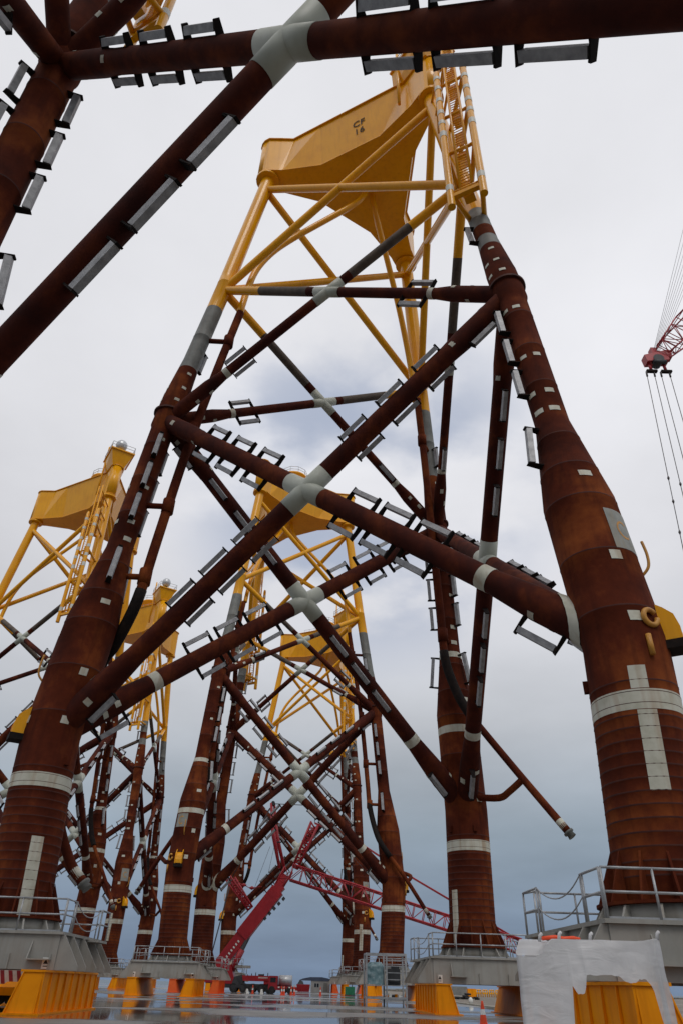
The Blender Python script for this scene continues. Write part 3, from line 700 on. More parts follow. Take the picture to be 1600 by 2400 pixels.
# ------------------------------------------------------------------ footing frames and stools
def build_footing(label):
    t = thing('steel_base_frame', label, 'base frame', (0, 0, 0), R_(2), 'grey base frames under the jacket legs')
    b = MB(); h = 2.75
    b.hull8([(-h, -h, 1.262), (h, -h, 1.262), (h, h, 1.262), (-h, h, 1.262), (-h, -h, 2.33), (h, -h, 2.33), (h, h, 2.33), (-h, h, 2.33)]); b.build('box_body', GREY, t)
    b = MB(); b.box((0, 0, 2.378), (5.72, 5.72, .09))
    b.build('deck_plate', GREY, t)
    for s in (-1, 1): b = MB(); b.box((s * 2.99, 1.5, 2.30), (.55, 1.5, .08)); b.build('step_plate', GREY, t)
    b = MB(); b.tube([(0, 0, 2.424), (0, 0, 2.895)], [1.62, 1.62], 40); ls = b.build('leg_socket', GREY, t); mbs = []
    for q in range(12):
        b = MB(); mbs.append(b); a = R_(q * 30); u = Vector((math.cos(a), math.sin(a), 0)); tv = Vector((-u.y, u.x, 0))
        b.prism([u * 1.6 + tv * -.03 + Vector((0, 0, 2.424)), u * 2.25 + tv * -.03 + Vector((0, 0, 2.424)), u * 1.95 + tv * -.03 + Vector((0, 0, 2.56)), u * 1.75 + tv * -.03 + Vector((0, 0, 2.88)), u * 1.6 + tv * -.03 + Vector((0, 0, 2.88))], tv * .06)
    pieces('socket_gusset', GREY, ls, mbs)
    # flared side plates
    for s in (-1, 1):
        for y in (-2.70, -1.55, 0.0, 1.4, 2.62):
            b = MB(); b.prism([(s * 2.752, y, 1.264), (s * 3.55, y, 1.264), (s * 3.55, y, 1.40), (s * 2.9, y, 2.325), (s * 2.752, y, 2.325)], (0, .07, 0)); b.build('side_gusset', GREY, t)
    for x in (-1.9, 1.75):
        for yy, dy in ((-2.752, -1), (2.752, 1)):
            b = MB(); b.prism([(x, yy, 1.55), (x + .85, yy, 1.55), (x + .85, yy + dy * .32, 1.55), (x, yy + dy * .32, 1.55)], (0, 0, .04)); b.build('front_shelf', GREY, t)
            b = MB(); b.prism([(x + .05, yy, 1.59), (x + .05, yy + dy * .3, 1.59), (x + .05, yy, 2.15)], (.04, 0, 0)); b.build('front_bracket', GREY, t)
    for x in (-2.55, -.4, 1.1, 2.55): b = MB(); b.box((x, -2.785, 1.5), (.06, .06, .46)); b.build('stiffener', GREY, t)
    z = 2.424; e = 2.72; runs = [[(x, -e, z) for x in (-e, -1.5, -.2, 1.1, e)], [(x, e, z) for x in (-e, -1.5, 0, 1.5, e)]]
    for s in (-1, 1):
        runs += [[(s * e, -e + .12, z), (s * e, -1.45, z), (s * e, -1.33, z)], [(s * 3.2, .85, 2.34), (s * 3.2, 2.2, 2.34), (s * e, 2.2, z)]]
    b = MB(); b.box((0, -2.70, 2.45), (5.4, .02, .05)); rl = b.build('railing', RAILM, t); rail_pieces(rl, runs, 1.04, .03)
    for s in (-1, 1):
        for f in (1.0, .55):
            b = MB(); p0 = Vector((s * e, -1.33, z + 1.04 * f)); p1 = Vector((s * 3.2, .85, 2.34 + 1.04 * f))
            b.tube([p0.lerp(p1, i / 12) - Vector((0, 0, .38 * 4 * (i / 12) * (1 - i / 12))) for i in range(13)], .018, 6); b.build('safety_chain', RAILM, t)
    for s in (-1, 1):
        b = MB(); b.box((s * 2.45, -2.80, 1.46), (.26, .02, .34)); sp = b.build('sign_plate', SIGNW, t); b = MB()
        c = Vector((s * 2.45, -2.815, 1.50)); b.prism([c + Vector((-.08, 0, -.06)), c + Vector((.08, 0, -.06)), c + Vector((0, 0, .09))], (0, -.004, 0)); b.build('sign_symbol', INK, sp)
        b = MB(); b.box(c + Vector((0, 0, -.13)), (.15, .006, .025)); b.build('sign_line', INK, sp)
    return t
def build_stool(label, material, mirrored=False):
    t = thing('support_stool', label, 'support stool', (0, 0, 0), R_(2), 'steel stools carrying the base frames')
    s = -1 if mirrored else 1          # vertical ribbed side on +x, sloped side on -x
    y0, y1 = -3.72, 3.85
    b = MB(); P = lambda x, y, z: (s * x, y, z)
    b.hull8([P(-1.02, y0, .05), P(.0, y0, .05), P(.0, y1, .05), P(-1.02, y1, .05), P(-.66, y0 + .1, 1.19), P(.0, y0 + .1, 1.19), P(.0, y1 - .1, 1.19), P(-.66, y1 - .1, 1.19)]); b.build('web_body', material, t)
    b = MB(); b.box((s * -.34, (y0 + y1) / 2, 1.225), (.82, y1 - y0 - .1, .066)); b.build('top_plate', material, t)
    b = MB(); b.box((s * -.5, (y0 + y1) / 2, .025), (1.38, y1 - y0 + .22, .046)); b.build('base_plate', material, t)
    n = 9
    for i in range(n):
        y = lerp(y0 + .12, y1 - .12, i / (n - 1)); b = MB()
        b.prism([P(.003, y - .02, .052), P(.085, y - .02, .052), P(.05, y - .02, 1.188), P(.003, y - .02, 1.188)], (0, .04, 0)); b.build('rib', material, t)
    for x in (-.98,):
        b = MB(); xt = x * .66; b.prism([P(x - .02, y0 - .005, .052), P(x + .02, y0 - .005, .052), P(xt + .02, y0 + .095, 1.188), P(xt - .02, y0 + .095, 1.188)], (0, -.045, 0)); b.build('edge_flange', material, t)
    return t
def localpt(name, k):
    j = JK[name]; a = j.rotation_euler.z + ANG[k]; return j.location.x + 13.98 * math.cos(a), j.location.y + 13.98 * math.sin(a)
f0 = build_footing('grey base frame'); s0 = build_stool('stool', STOOL); s0m = build_stool('stool', STOOL, True); sr = build_stool('stool', STOOLR); srm = build_stool('stool', STOOLR, True)
CHILD.clear()
for o in bpy.data.objects:
    if o.parent: CHILD.setdefault(o.parent.name, []).append(o)
FD = {('main', 'A'): 'the huge left leg at the picture edge', ('main', 'B'): 'the thick right leg behind the white plastic', ('main', 'C'): 'the middle jacket\'s rear leg by the traffic cone',
      ('mid', 'A'): 'the right-hand leg behind the steel cage', ('mid', 'B'): 'the leg hard left of the crane boom', ('mid', 'C'): 'the front left leg of the crane-side jacket',
      ('far', 'A'): 'the leg hidden behind the crane boom', ('far', 'B'): 'the far white-crossed leg left of the cage', ('far', 'C'): 'the farthest leg, behind the white-crossed one',
      ('left', 'A'): 'the left-edge jacket\'s outer leg, out at the left', ('left', 'B'): 'the leg hidden behind the huge left leg', ('left', 'C'): 'the twice-banded leg right of the huge left leg',
      ('lfar', 'A'): 'the outer leg of the smaller far-left jacket', ('lfar', 'B'): 'the white-crossed leg of the smaller far-left jacket', ('lfar', 'C'): 'the rear right leg of the smaller far-left jacket'}
first = {}
def use(o, key, far):
    if key not in first: first[key] = 1; return o
    return copy_tree(o, None, far)
for n in ('main', 'mid', 'far', 'left', 'lfar'):
    for k in 'ABC':
        x, y = localpt(n, k)
        t = use(f0, 'f', n != 'main'); t.location = (x, y, 0); t['label'] = 'grey railed base frame under ' + FD[n, k]
        redn = (n, k) in (('mid', 'B'), ('far', 'C'))
        for side in (1, -1):
            src, key = ((sr, 'sr') if side > 0 else (srm, 'srm')) if redn else ((s0, 's') if side > 0 else (s0m, 'sm'))
            t = use(src, key, False); t.location = (x + side * 2.73, y, 0)
            t['label'] = '%s stool, %s one under %s' % ('red-orange' if redn else 'yellow', 'right' if side > 0 else 'left', FD[n, k])
# letter signs on two frames
# ------------------------------------------------------------------ plastic-wrapped frame, right foreground
t = thing('plastic_wrapped_rack', 'tall rack wrapped in torn white plastic sheet in the right foreground', 'wrapped rack', (2.9, 9.5, 0))
b = MB()
for x, y in ((-.60, -.15), (-.42, .52), (.735, -.47)): b.tube([(x, y, 0), (x, y, 1.34)], .03, 8)
for y in (-.15, .52): b.tube([(-.60 if y < 0 else -.42, y, 1.34), (.735, y, 1.34)], .03, 8)
b.tube([(-.60, -.15, 1.34), (-.42, .52, 1.34)], .03, 8); b.tube([(.735, -.47, 1.34), (.735, .55, 1.34)], .03, 8)
b.build('rack_frame', RAILM, t)
# film: path around left side, front and right side; bottom edge torn
from mathutils import noise as mnoise
def film():
    b = MB(); path = []
    # (x, y, bottom z, top z) in local coordinates, walked from the back left to the back right
    bz = [(-.50, .62, 0, 1.58), (-.60, .25, 0, 1.55), (-.71, -.10, 0, 1.47), (-.82, -.46, 0, 1.385), (-.81, -.52, 0, 1.365), (-.74, -.545, 0, 1.36), (-.62, -.555, 0, 1.36), (-.54, -.555, 0, 1.40), (-.46, -.55, .0, 1.50), (-.40, -.55, .0, 1.53), (-.33, -.55, .55, 1.53), (-.28, -.55, 1.10, 1.53),
          (-.23, -.55, 1.03, 1.53), (-.16, -.55, 1.035, 1.53), (-.135, -.55, 1.10, 1.53), (-.11, -.55, 1.205, 1.53), (.0, -.55, 1.20, 1.53), (.12, -.55, 1.205, 1.53), (.24, -.55, 1.20, 1.53), (.29, -.555, 1.16, 1.53), (.34, -.56, 1.135, 1.53), (.40, -.555, 1.14, 1.53), (.45, -.55, 1.175, 1.53),
          (.52, -.55, 1.18, 1.53), (.57, -.55, 1.12, 1.535), (.605, -.55, .95, 1.535), (.63, -.555, .78, 1.54), (.645, -.56, .10, 1.545), (.70, -.585, .05, 1.55), (.735, -.55, .05, 1.56), (.80, -.50, .05, 1.55), (.81, -.44, .9, 1.54), (.81, -.38, 1.36, 1.53), (.80, .2, 1.38, 1.52), (.80, .62, 1.38, 1.52)]
    cols = []
    for i in range(len(bz) - 1):
        for k in range(3):
            f = k / 3; cols.append(tuple(lerp(bz[i][c], bz[i + 1][c], f) for c in range(4)))
    cols.append(bz[-1]); N = 26; rings = []
    for j in range(N + 1):
        row = []
        for (x, y, z0, z1) in cols:
            f = j / N; z = lerp(z1, z0, f); dx = 0
            if x > .6: dx = 0.0          # right hand strip hangs outwards
            nn = mnoise.noise(Vector((x * 5, y * 5, z * 3.2))) * .014 + mnoise.noise(Vector((x * 14, y * 14, z * 9 + 5))) * .006
            a = math.atan2(y, x); k2 = min(1, f * 5)
            row.append((x + dx + math.cos(a) * nn * k2, y + math.sin(a) * nn * k2 - (.06 * f if y < -.4 else 0), z + (random.uniform(-.006, .006) if j == N else 0)))
        rings.append(row)
    b.ring_strip(rings, 0, True, closed=False)
    # top sheet, sloping down to the lower front left corner
    fr = [(c[0], c[1], c[3]) for c in cols if c[1] < -.5]
    rows = []
    for f in (0, .05, .2, .37, .52, .67, .85, 1):
        zl = interp(f, [0, .05, .37, .67, 1], [1.365, 1.385, 1.47, 1.55, 1.58]); row = []
        for (x, y, z) in fr:
            xl = interp(f, [0, .05, .37, .67, 1], [-.81, -.825, -.715, -.605, -.505])
            x1 = xl + (x + .81) * ((.80 - xl) / 1.61) if x > -.81 else xl
            row.append((min(x1, .805), lerp(y, .62, f), max(z, zl) if x < -.4 else lerp(z, 1.53, min(1, f * 2)) + .006 * math.sin(x * 9 + f * 5) * (f > 0)))
        rows.append(row)
    b.ring_strip(rows, 0, True, closed=False)
    return b
fb = film(); fo = fb.build('plastic_sheet', FILM, t)
b = MB()
for x, z in ((-.55, 1.53), (-.33, 1.55), (.02, 1.55), (.78, 1.58)):
    b.tube([(x, -.50, z - .03), (x + .01, -.505, z + .03), (x + .035, -.50, z + .05)], .018, 6)
b.build('film_knot', FILM, t)
b = MB(); b.tube([(-.36, .1, 1.565), (-.2, .12, 1.585), (-.1, .1, 1.57), (.02, .12, 1.58), (.1, .12, 1.565)], .022, 6); b.build('orange_strap', CONEM, t)
# ------------------------------------------------------------------ traffic cones
def cone_mesh(h):
    b = MB(); b.box((0, 0, .02), (.36, .36, .04), None, 0)
    zs = [(.04, .14), (.30, .10), (.46, .075), (.62, .05), (.70, .035)]
    rings = [[(r * math.cos(2 * PI * q / 18), r * math.sin(2 * PI * q / 18), z * h / .7) for q in range(18)] for z, r in zs]
    b.ring_strip(rings, [0, 1, 0, 0], True); b.face(tuple(range(len(b.v) - 18, len(b.v))), 0); return b.mesh('traffic_cone', [CONEM, REFL])
cm = cone_mesh(.72)
G = 'orange traffic cones'
tag(obj('traffic_cone', cm, None, (5.62, 30.6, 0)), 'orange traffic cone standing beside the rear leg of the tall middle jacket', 'traffic cone', G)
for (x, y), l in zip(((-9.3, 104), (-5.3, 97), (-5.05, 97.4), (-4.3, 99), (-3.95, 99.3), (-.9, 106)), (
        'orange post cone in front of the black wheels of the crane truck', 'outer one of the orange cones at the nose of the red tanker truck', 'inner one of the orange cones at the nose of the red tanker truck',
        'left one of the two orange cones between truck and grey cabin', 'right one of the two orange cones between truck and grey cabin', 'lone orange cone in front of the grey cabin')):
    o = obj('traffic_cone', cm, None, (x, y, 0)); o.scale = (1.0, 1.0, 1.25); tag(o, l, 'traffic cone', G)
b = MB()
for s in (-1, 1): b.hull8([(-.2, s * .2 - .02, 0), (.2, s * .2 - .02, 0), (.2, s * .2 + .02, 0), (-.2, s * .2 + .02, 0), (-.1, s * .03 - .02, .5), (.1, s * .03 - .02, .5), (.1, s * .03 + .02, .5), (-.1, s * .03 + .02, .5)])
bm_ = b.mesh('floor_sign', [SIGNW])
tag(obj('floor_sign', bm_, None, (-9.9, 103, 0), (0, 0, .6)), 'white folding floor sign left of the post cone by the crane truck', 'floor sign', 'white floor signs')
tag(obj('floor_sign', bm_, None, (-8.1, 103, 0), (0, 0, .2)), 'white folding floor sign right of the post cone by the crane truck', 'floor sign', 'white floor signs')
# ------------------------------------------------------------------ steel cage with wrapped goods
t = thing('steel_cage', 'galvanised steel transport cage standing in front of the right leg of the jacket behind', 'cage', (4.55, 66.5, 0), R_(2))
b = MB(); hx, hy, H = 1.58, 1.1, 3.28
for x in (-hx, 0.02, hx):
    for y in (-hy, hy): b.box((x, y, H / 2), (.12, .12, H))
for z in (.35, H - .05):
    for y in (-hy, hy): b.box((0, y, z), (hx * 2, .10, .14))
    for x in (-hx, hx): b.box((x, 0, z), (.10, hy * 2, .14))
b.build('frame', RAILM, t)
for z in (.3, 1.15): b = MB(); b.box((0, 0, z), (hx * 2 - .1, hy * 2 - .1, .06)); b.build('shelf', RAILM, t)
b = MB()
for z in (1.55, 2.0, 2.45, 2.85):
    for y in (-hy, hy): b = MB(); b.box((hx / 2, y, z), (hx, .04, .05)); b.build('cross_bar', RAILM, t)
b = MB(); rings = []
for j in range(13):
    z = 1.05 + 1.5 * j / 12; row = []
    for k in range(28):
        a = 2 * PI * k / 28; ex = .55; x = .68 * math.copysign(abs(math.cos(a)) ** ex, math.cos(a)); y = .75 * math.copysign(abs(math.sin(a)) ** ex, math.sin(a))
        n = mnoise.noise(Vector((x * 4, y * 4, z * 5))) * .10; f = 1 - (.25 * max(0, (z - 2.3) / .25))
        row.append(((x + n) * f, (y + n) * f, z))
    rings.append(row)
b.ring_strip(rings, 0, True); b.face(tuple(range(len(b.v) - 28, len(b.v))), 0)
o = b.build('wrapped_bale', BLUEW, None, loc=(4.55 - .80, 66.45, .15)); tag(o, 'pale blue plastic-wrapped bale in the left half of the steel cage', 'bale')
b = MB(); b.box((0, 0, .55), (.95, 1.2, 1.1)); b.box((.1, 0, 1.2), (.6, .9, .22)); b.tube([(-.4, -.7, .3), (.4, -.7, .3)], .12, 10); o = b.build('dark_machine', DARK, None, loc=(5.25, 66.5, 1.18)); tag(o, 'dark pump set standing in the right half of the steel cage', 'machine')
b = MB()
for i in range(5): b.box((-.5 + i * .25, random.uniform(-.2, .2), .12), (.2, .7, .2 + .1 * (i % 2)), None, i % 3)
o = b.build('cage_clutter', [STOOL, SIGNW, DARK], None, loc=(5.15, 66.3, .34)); tag(o, 'small orange, white and black fittings on the lowest cage shelf', 'fittings')
# ------------------------------------------------------------------ red crane
CY = 113.0
def V2(x, z, y=0): return Vector((x, CY + y, z))
def lattice(b, p0, p1, w0, w1, nb, rc, rl, side, mat=0):
    p0, p1 = Vector(p0), Vector(p1); d = (p1 - p0).normalized(); s = Vector(side).normalized(); u = s.cross(d).normalized()
    def c(i, a, bb):
        f = i / nb; w_ = lerp(w0, w1, f); return p0.lerp(p1, f) + s * a * w_ / 2 + u * bb * w_ / 2
    for a in (-1, 1):
        for bb in (-1, 1): b.tube([c(0, a, bb), c(nb, a, bb)], rc, 6, mat)
    for i in range(nb):
        for a in (-1, 1): b.tube([c(i, a, -1 if i % 2 else 1), c(i + 1, a, 1 if i % 2 else -1)], rl, 5, mat); b.tube([c(i, a, -1), c(i, a, 1)], rl, 5, mat)
        for bb in (-1, 1): b.tube([c(i, -1 if i % 2 else 1, bb), c(i + 1, 1 if i % 2 else -1, bb)], rl, 5, mat)
cr_ = thing('mobile_crane', 'red telescopic mobile crane with raised boom and long lattice jib seen through the braces', 'crane', (-11, CY, 0))
def cb(b, name, m): return b.build(name, m, cr_, loc=(11, -CY, 0), kind='stuff' if name in ('lattice_jib', 'stay_mast', 'rear_strut', 'jib_foot', 'wire_rope', 'crane_rail', 'white_lettering', 'roof_fitting', 'boom_head', 'hook_ball') else None)
b = MB()
for s, w_ in ((0, 2.0), (1, 1.7)):
    pass
def boxbeam(b, p0, p1, h, wd, mat=0):
    p0, p1 = Vector(p0), Vector(p1); d = (p1 - p0).normalized(); s = Vector((0, 1, 0)); u = s.cross(d).normalized(); R3 = Matrix((d, s, u)).transposed()
    b.box((p0 + p1) / 2, ((p1 - p0).length, wd, h), R3, mat)
b = MB(); boxbeam(b, V2(-15.2, 2.6), V2(-10.6, 8.6), 1.6, 1.5); boom = cb(b, 'boom', RED)
b = MB(); boxbeam(b, V2(-12.2, 6.5), V2(-7.6, 12.3), 1.85, 1.8); boxbeam(b, V2(-8.2, 11.4), V2(-6.9, 14.2), 1.1, 1.2); cb(b, 'boom_section', RED)
b = MB()
for i in range(5): q = V2(-9.5 + i * .62, 9.0 + i * .62); b.box(q + Vector((.30, 0, -.30)), (.42, 1.5, .28), Matrix.Rotation(R_(-50), 3, 'Y'))
cb(b, 'boom_head', DARK)
b = MB(); b.box(V2(-7.5, 12.5), (1.2, 1.6, 1.3), Matrix.Rotation(R_(-45), 3, 'Y')); cb(b, 'sheave_box', RED)
for y in (-.7, .7):
    b = MB(); b.tube([V2(-13.2, 2.4, y), V2(-12.0, 4.9, y), V2(-12.0, 4.9, y), V2(-10.9, 7.2, y)], [.34, .34, .2, .2], 12, [0, 0, 1]); cb(b, 'lift_cylinder', [RED, DARK])
for y in (-.9, .9):
    b = MB(); lattice(b, V2(-11.4, 9.9, y * .4), V2(-15.0 + .5 * (y > 0), 13.7, y * 2.2), .7, .8, 8, .11, .055, (0, 1, 0)); cb(b, 'stay_mast', RED)
b = MB(); lattice(b, V2(-7.6, 12.6), V2(-6.2, 15.0), 1.1, 1.3, 3, .11, .06, (0, 1, 0)); cb(b, 'jib_foot', RED)
for y in (-.7, .7):
    b = MB(); x = .35 if y > 0 else -.35
    b.tube([V2(-7.2 + x, 15.0, y), V2(-8.6 + x * .6, 19.6, y * .9), V2(-9.3 + x * .6, 24.0, y * .7)], [.2, .33, .18], 8); cb(b, 'front_strut', RED)
b = MB(); b.tube([V2(-7.55, 18.6, 0), V2(-8.2, 18.6, 0)], .1, 6); b.tube([V2(-9.2, 24, -.6), V2(-9.2, 24, .6)], .3, 10); cb(b, 'strut_head', DARK)
b = MB(); lattice(b, V2(-5.3, 15.2), V2(-2.7, 21.3), .75, 1.15, 9, .15, .07, (0, 1, 0)); cb(b, 'rear_strut', RED)
b = MB(); lattice(b, V2(-5.8, 14.6), V2(26.6, 6.2), 2.0, 1.7, 22, .125, .06, (0, 1, 0)); jib = cb(b, 'lattice_jib', RED)
b = MB(); b.box(V2(27.2, 6.3), (1.6, 1.4, .9)); cb(b, 'jib_tip', DARK)
b = MB()
for y in (-.4, .4):
    b.tube([V2(-2.7, 21.4, y), V2(3.1, 19.4, y), V2(12.2, 14.2, y), V2(26.8, 6.8, y)], .075, 6)
cb(b, 'pendant_line', RED)
b = MB()
b.tube([V2(-9.3, 24.0), V2(-2.8, 23.9)], .06, 5); b.tube([V2(-2.8, 23.9), V2(-2.7, 21.4)], .05, 5)
for y in (-.3, .3):
    b.tube([V2(-9.3, 24.0, y), V2(-14.4, 13.8, y)], .045, 5); b.tube([V2(-14.4, 13.8, y), V2(-16.4, 3.0, y)], .045, 5)
b.tube([V2(-9.2, 18), V2(-11.5, 11)], .03, 4); b.tube([V2(-8.6, 18), V2(-9.6, 11.8)], .03, 4); b.tube([V2(1.5, 18.6), V2(9, 11)], .03, 4)
cb(b, 'wire_rope', ROPE)
b = MB(); b.tube([V2(-13.6, 13.2), V2(-11.6, 12.4), V2(-10.0, 12.7)], .05, 5)
for x, z in ((-12.6, 12.8), (-11.4, 12.45)): b.tube([V2(x - .4, z), V2(x, z), V2(x + .4, z)], [.05, .28, .05], 10)
cb(b, 'hook_ball', RED)
# superstructure and carrier
b = MB(); b.hull8([V2(-16.4, .95, -1.3), V2(-12.4, .95, -1.3), V2(-12.4, .95, 1.3), V2(-16.4, .95, 1.3), V2(-16.4, 2.7, -1.3), V2(-13.2, 3.1, -1.3), V2(-13.2, 3.1, 1.3), V2(-16.4, 2.7, 1.3)]); b.box(V2(-15.6, 1.7), (2.4, 2.9, 1.3)); cb(b, 'superstructure', RED)
b = MB(); b.hull8([V2(-13.0, .55, -1.35), V2(-11.2, .55, -1.35), V2(-11.2, .55, 1.35), V2(-13.0, .55, 1.35), V2(-12.6, 1.75, -1.3), V2(-11.6, 2.0, -1.3), V2(-11.6, 2.0, 1.3), V2(-12.6, 1.75, 1.3)]); b.box(V2(-10.6, .75), (10.2, 2.5, .5)); cb(b, 'chassis', DARK)
b = MB(); b.box(V2(-9.7, 1.62), (3.9, 2.5, .62)); b.box(V2(-8.1, 1.15), (1.0, 2.5, .5)); ep = cb(b, 'engine_cover', RED)
for x in (-12.6, -11.3, -10.1, -8.9, -7.9):
    for y in (-1.15, 1.15):
        b = MB(); b.tube([V2(x, .52, y - .19), V2(x, .52, y + .19)], .52, 20); wo = cb(b, 'wheel', RUBBER)
        b = MB(); b.tube([V2(x, .52, y - .2), V2(x, .52, y + .2)], .25, 12); b.build('rim', DARK, wo)
b = MB(); ring_rail(b, [V2(-13.0, 2.75, -1.0), V2(-12.4, 2.75, -1.0), V2(-11.8, 2.75, -1.0), V2(-11.8, 2.75, 1.0)], 1.05, .03); cb(b, 'crane_rail', RAILM)
b = MB(); b.box(V2(-11.8, 2.9), (2.2, 1.8, .3)); cb(b, 'crane_deck', GREY)
b = MB()
for i in range(6): b.tube([V2(-10.9 + i * .55, 1.93, -.6), V2(-10.9 + i * .55, 2.05 + .12 * (i % 3), -.6)], .06, 6)
b.box(V2(-9.1, 2.02), (.7, 1.2, .2)); cb(b, 'roof_fitting', DARK)
b = MB()
for i in range(7): b.box(V2(-14.4 + i * .28 + .2, 3.95 + i * .36 - .3, -.815), (.2, .02, .3), Matrix.Rotation(R_(-52), 3, 'Y'))
for i in range(8): b.box(V2(-9.3 + i * .16, 1.72, -1.262), (.1, .01, .15))
cb(b, 'white_lettering', SIGNW)
# red tanker truck in front of it
t = thing('tanker_truck', 'red truck with silver tank parked beside the mobile crane', 'truck', (-6.3, 110.5, 0))
b = MB(); b.tube([(-.2, 0, 1.45), (1.55, 0, 1.45)], .62, 20); b.build('tank', SILVER, t)
b = MB(); b.hull8([(-1.5, -1.1, .45), (-.3, -1.1, .45), (-.3, 1.1, .45), (-1.5, 1.1, .45), (-1.45, -1.05, 1.95), (-.35, -1.05, 1.95), (-.35, 1.05, 1.95), (-1.45, 1.05, 1.95)]); b.build('cab', RED, t)
b = MB(); b.box((.45, 0, .62), (2.5, 2.1, .42)); b.build('chassis', RED, t)
b = MB(); b.box((-.9, -1.09, 1.5), (.7, .04, .5)); b.build('window', GLASS, t)
for x in (-.1, .6, 1.3):
    b = MB(); b.tube([(x - .12, -1.07, .7), (x + .12, -1.07, .7)], .09, 10); b.build('lamp', SIGNW, t)
for x in (-1.0, .5, 1.35):
    for y in (-.95, .95): b = MB(); b.tube([(x, y - .15, .42), (x, y + .15, .42)], .42, 16); b.build('wheel', RUBBER, t)
# ------------------------------------------------------------------ distant yard things
t = thing('site_cabin', 'grey site cabin with dark arched roof in the distance below the braces', 'cabin', (-1.3, 150, 0))
b = MB(); b.box((0, 0, .85), (3.4, 3, 1.7)); b.build('wall', CABIN, t)
b = MB(); rr = [[(-3.9 + 5.9 * k, y, 1.72 + z) for k, z in ((0, 0), (.12, .28), (.35, .52), (.7, .55), (.9, .38), (1, 0))] for y in (-1.6, 1.6)]; b.ring_strip(rr, 0, False); b.prism(rr[0], (0, .02, 0)); b.build('roof', ROOFB, t)
for x in (-.9, -.45): b = MB(); b.box((x, -1.51, 1.05), (.34, .06, .55)); b.build('window', GLASS, t)
b = MB(); b.box((.9, -1.51, .8), (.7, .06, 1.3)); b.build('door', DECKM, t)
t = thing('red_skip', 'dark red open steel skip standing left of the grey cabin', 'skip', (-4.3, 149, 0))
b = MB(); b.hull8([(-1.0, -1, .05), (1.0, -1, .05), (1.0, 1, .05), (-1.0, 1, .05), (-1.25, -1.1, 1.15), (1.15, -1.1, 1.15), (1.15, 1.1, 1.15), (-1.25, 1.1, 1.15)]); b.build('body', RED, t)
for x in (-.8, -.3, .2, .7): b = MB(); b.box((x, -1.09, .6), (.08, .1, 1.0)); b.build('rib', RED, t)
b = MB(); b.hull8([(-1.1, -1, 1.16), (.0, -1, 1.16), (.0, 1, 1.16), (-1.1, 1, 1.16), (-.7, -.8, 1.75), (-.2, -.8, 1.6), (-.2, .8, 1.6), (-.7, .8, 1.75)]); b.build('load', DARK, t)
b = MB(); b.box((0, 0, .4), (2.6, 1.2, .55)); o = b.build('red_crate', RED, None, loc=(-6.3, 158, 0)); tag(o, 'low red crate on the quay between tanker truck and cabin', 'crate')
t = thing('green_generator', 'green generator box between the far stools and the steel cage', 'generator', (3.0, 122 - 8, 0)); 
b = MB(); b.box((0, 0, .55), (1.3, .9, .9)); b.build('housing', GREEN, t)
b = MB(); b.box((0, 0, .06), (1.4, 1, .1)); b.tube([(.3, 0, 1.0), (.3, 0, 1.25)], .05, 8); b.build('skid', DARK, t)
# yellow barriers, dark tyre heap, little buoys on the gravel
for i in range(4):
    b = MB(); ring_rail(b, [(-.6, 0, 0), (0, 0, 0), (.6, 0, 0)], 1.0, .10, True); o = b.build('yellow_barrier', YEL, None, loc=(25.6 + i * 1.35, 142 + i * 1.2, .05), rot=(0, 0, .7))
    tag(o, 'yellow tubular barrier in the row on the far gravel, %s' % ['next to the yellow box', 'second from the yellow box', 'third from the yellow box', 'farthest right of the row'][i], 'barrier', 'yellow barriers on the gravel')
b = MB(); b.box((0, 0, .6), (1.3, 1.2, 1.2)); o = b.build('yellow_box', STOOL, None, loc=(24.2, 141, 0)); tag(o, 'square yellow box at the left end of the barrier row', 'box')
b = MB()
for i in range(26):
    a = random.uniform(0, 6.28); r = random.uniform(0, 1.4); z = .12 + .22 * (1.4 - r) * random.random() * 2; x, y = r * math.cos(a) * 1.2, r * math.sin(a)
    b.tube([(x, y, z - .1), (x, y, z + .1)], .33, 10)
o = b.build('tyre_heap', RUBBER, None, loc=(17.3, 104, 0)); tag(o, 'low heap of black tyres on the gravel seen under the rear base frame', 'tyre heap'); 
b = MB(); b.tube([(0, 0, 0), (0, 0, .35), (0, 0, .5)], [.18, .2, .06], 12); o = b.build('buoy', SIGNW, None, loc=(12.6, 74, 0)); tag(o, 'small white buoy lying beside the kerb', 'buoy')
b = MB(); b.box((0, 0, .8), (5, 2.4, 1.6)); o = b.build('shipping_container', DECKM, None, loc=(29, 190, 0)); tag(o, 'distant grey shipping container on the gravel beyond the tyre heap', 'container')
# trailer with chevron board at the left edge
t = thing('flatbed_trailer', 'yellow flatbed trailer with red and white striped board at the left edge', 'trailer', (-14.6, 37.5, 0), R_(4))
b = MB(); b.box((-.6, 0, .58), (4.2, 2.4, .14)); b.box((-.6, -1.15, .45), (4.2, .12, .16)); b.build('bed', STOOL, t)
b = MB(); b.box((-.3, -.4, 1.02), (3.1, .06, .52)); b.build('striped_board', BOARDW, t)
for i in range(9):
    x = -1.7 + i * .36; b = MB(); b.prism([(x, -.435, .77), (x + .17, -.435, .77), (x + .0, -.435, 1.27), (x - .17, -.435, 1.27)], (0, -.006, 0)); b.build('stripe', BOARDR, t)
for x in (-1.8, .3, .9):
    for y in (-.95, .95): b = MB(); b.tube([(x, y - .12, .33), (x, y + .12, .33)], .33, 16); b.build('wheel', RUBBER, t)
b = MB(); b.hull8([(.3, -1.1, .66), (1.45, -1.1, .66), (1.45, .6, .66), (.3, .6, .66), (.5, -.9, .86), (1.35, -.9, .86), (1.35, .5, .86), (.5, .5, .86)]); b.build('load_cover', STOOL, t)
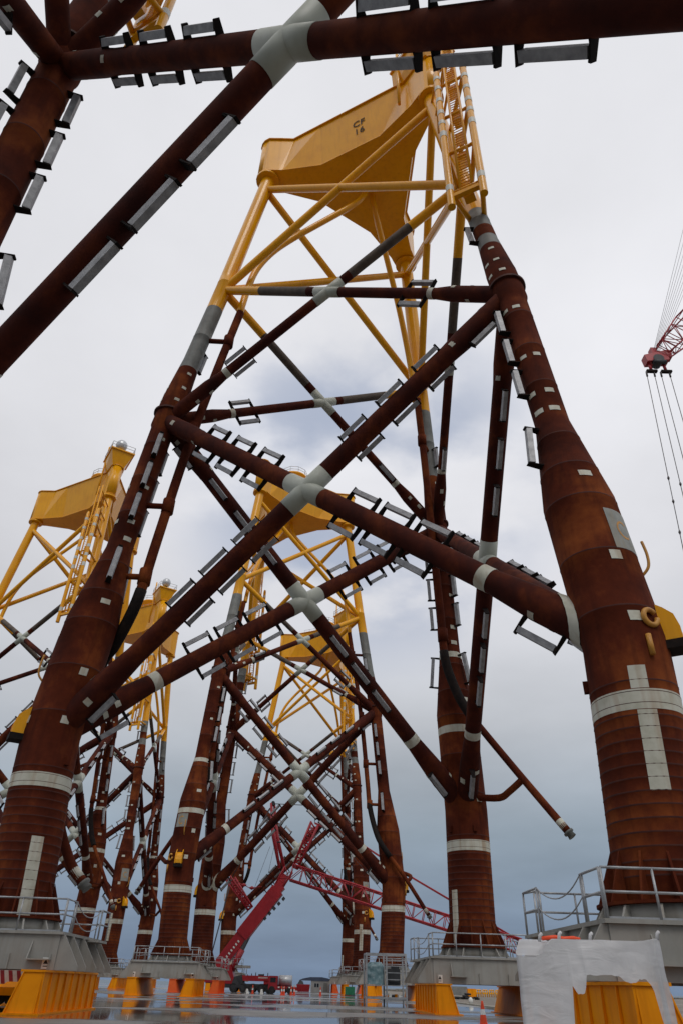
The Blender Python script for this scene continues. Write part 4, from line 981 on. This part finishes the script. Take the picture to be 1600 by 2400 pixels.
# ------------------------------------------------------------------ second crane: lattice jib head at the right edge
LY = 72.0
def V3(x, z, y=0): return Vector((x, LY + y, z))
lc = thing('lattice_crane', 'dark red lattice crane reaching in from the right edge with four hanging sling ropes', 'crane', (86, LY, 0))
def lb(b, name, m): return b.build(name, m, lc, loc=(-86, -LY, 0), kind='stuff' if name in ('lattice_jib', 'main_boom', 'pendant_rope', 'sling_rope') else None)
b = MB(); lattice(b, V3(48.3, 82.2), V3(53, 87.6), 2.0, 3.6, 4, .13, .07, (0, 1, 0)); lattice(b, V3(53, 87.6), V3(76, 114), 3.6, 3.6, 12, .13, .07, (0, 1, 0)); lb(b, 'lattice_jib', RED)
b = MB(); lattice(b, V3(86, 0), V3(76, 116), 3.2, 3.2, 34, .16, .08, (0, 1, 0)); lb(b, 'main_boom', RED)
b = MB(); b.hull8([V3(45.6, 79.9, -.7), V3(49.0, 80.3, -.7), V3(49.0, 80.3, .7), V3(45.6, 79.9, .7), V3(45.4, 81.3, -.6), V3(49.2, 82.6, -.6), V3(49.2, 82.6, .6), V3(45.4, 81.3, .6)]); b.box(V3(47.2, 82.3), (.8, 1.0, 1.6)); b.box(V3(49.2, 81.8), (1.0, 1.2, 1.4)); lb(b, 'jib_head', RED)
b = MB(); b.tube([V3(46.4, 79.9, -.5), V3(48.4, 79.9, -.5)], .35, 12); b.tube([V3(47.4, 80.5, -.8), V3(47.4, 80.5, .8)], .8, 16); lb(b, 'sheave', DARK)
for x in (46.0, 48.2):
    b = MB(); b.tube([V3(x, 80.2), V3(x + .1, 78.5)], .22, 8); b.box(V3(x + .1, 78.35), (1.6, .5, .36), None, 1); lb(b, 'hanger', [RED, BLACK])
b = MB()
for x0, x1, ph in ((45.25, 38.8, 0), (46.4, 40.6, .2), (47.4, 42.2, .4), (48.7, 44.0, .6)):
    z1 = 22; p0 = V3(x0, 78.2); p1 = V3(x1 + 2.4, z1 + 8); b.tube([p0, p1], .055, 5)
    b.tube([p0, p0.lerp(p1, .02)], .14, 6)
    for f in (.42 + ph * .1, .50 + ph * .1, .60): q = p0.lerp(p1, f); d = (p1 - p0).normalized(); b.tube([q - d * .35, q, q + d * .35], [.06, .17, .06], 8)
lb(b, 'sling_rope', ROPE)
b = MB()
for i in range(8):
    b.tube([V3(47.2 + i * .14, 82.6 - .03 * i, -.6 + i * .17), V3(60.5 + i * .75, 116, -1 + i * .3)], .035, 4)
lb(b, 'pendant_rope', ROPE)
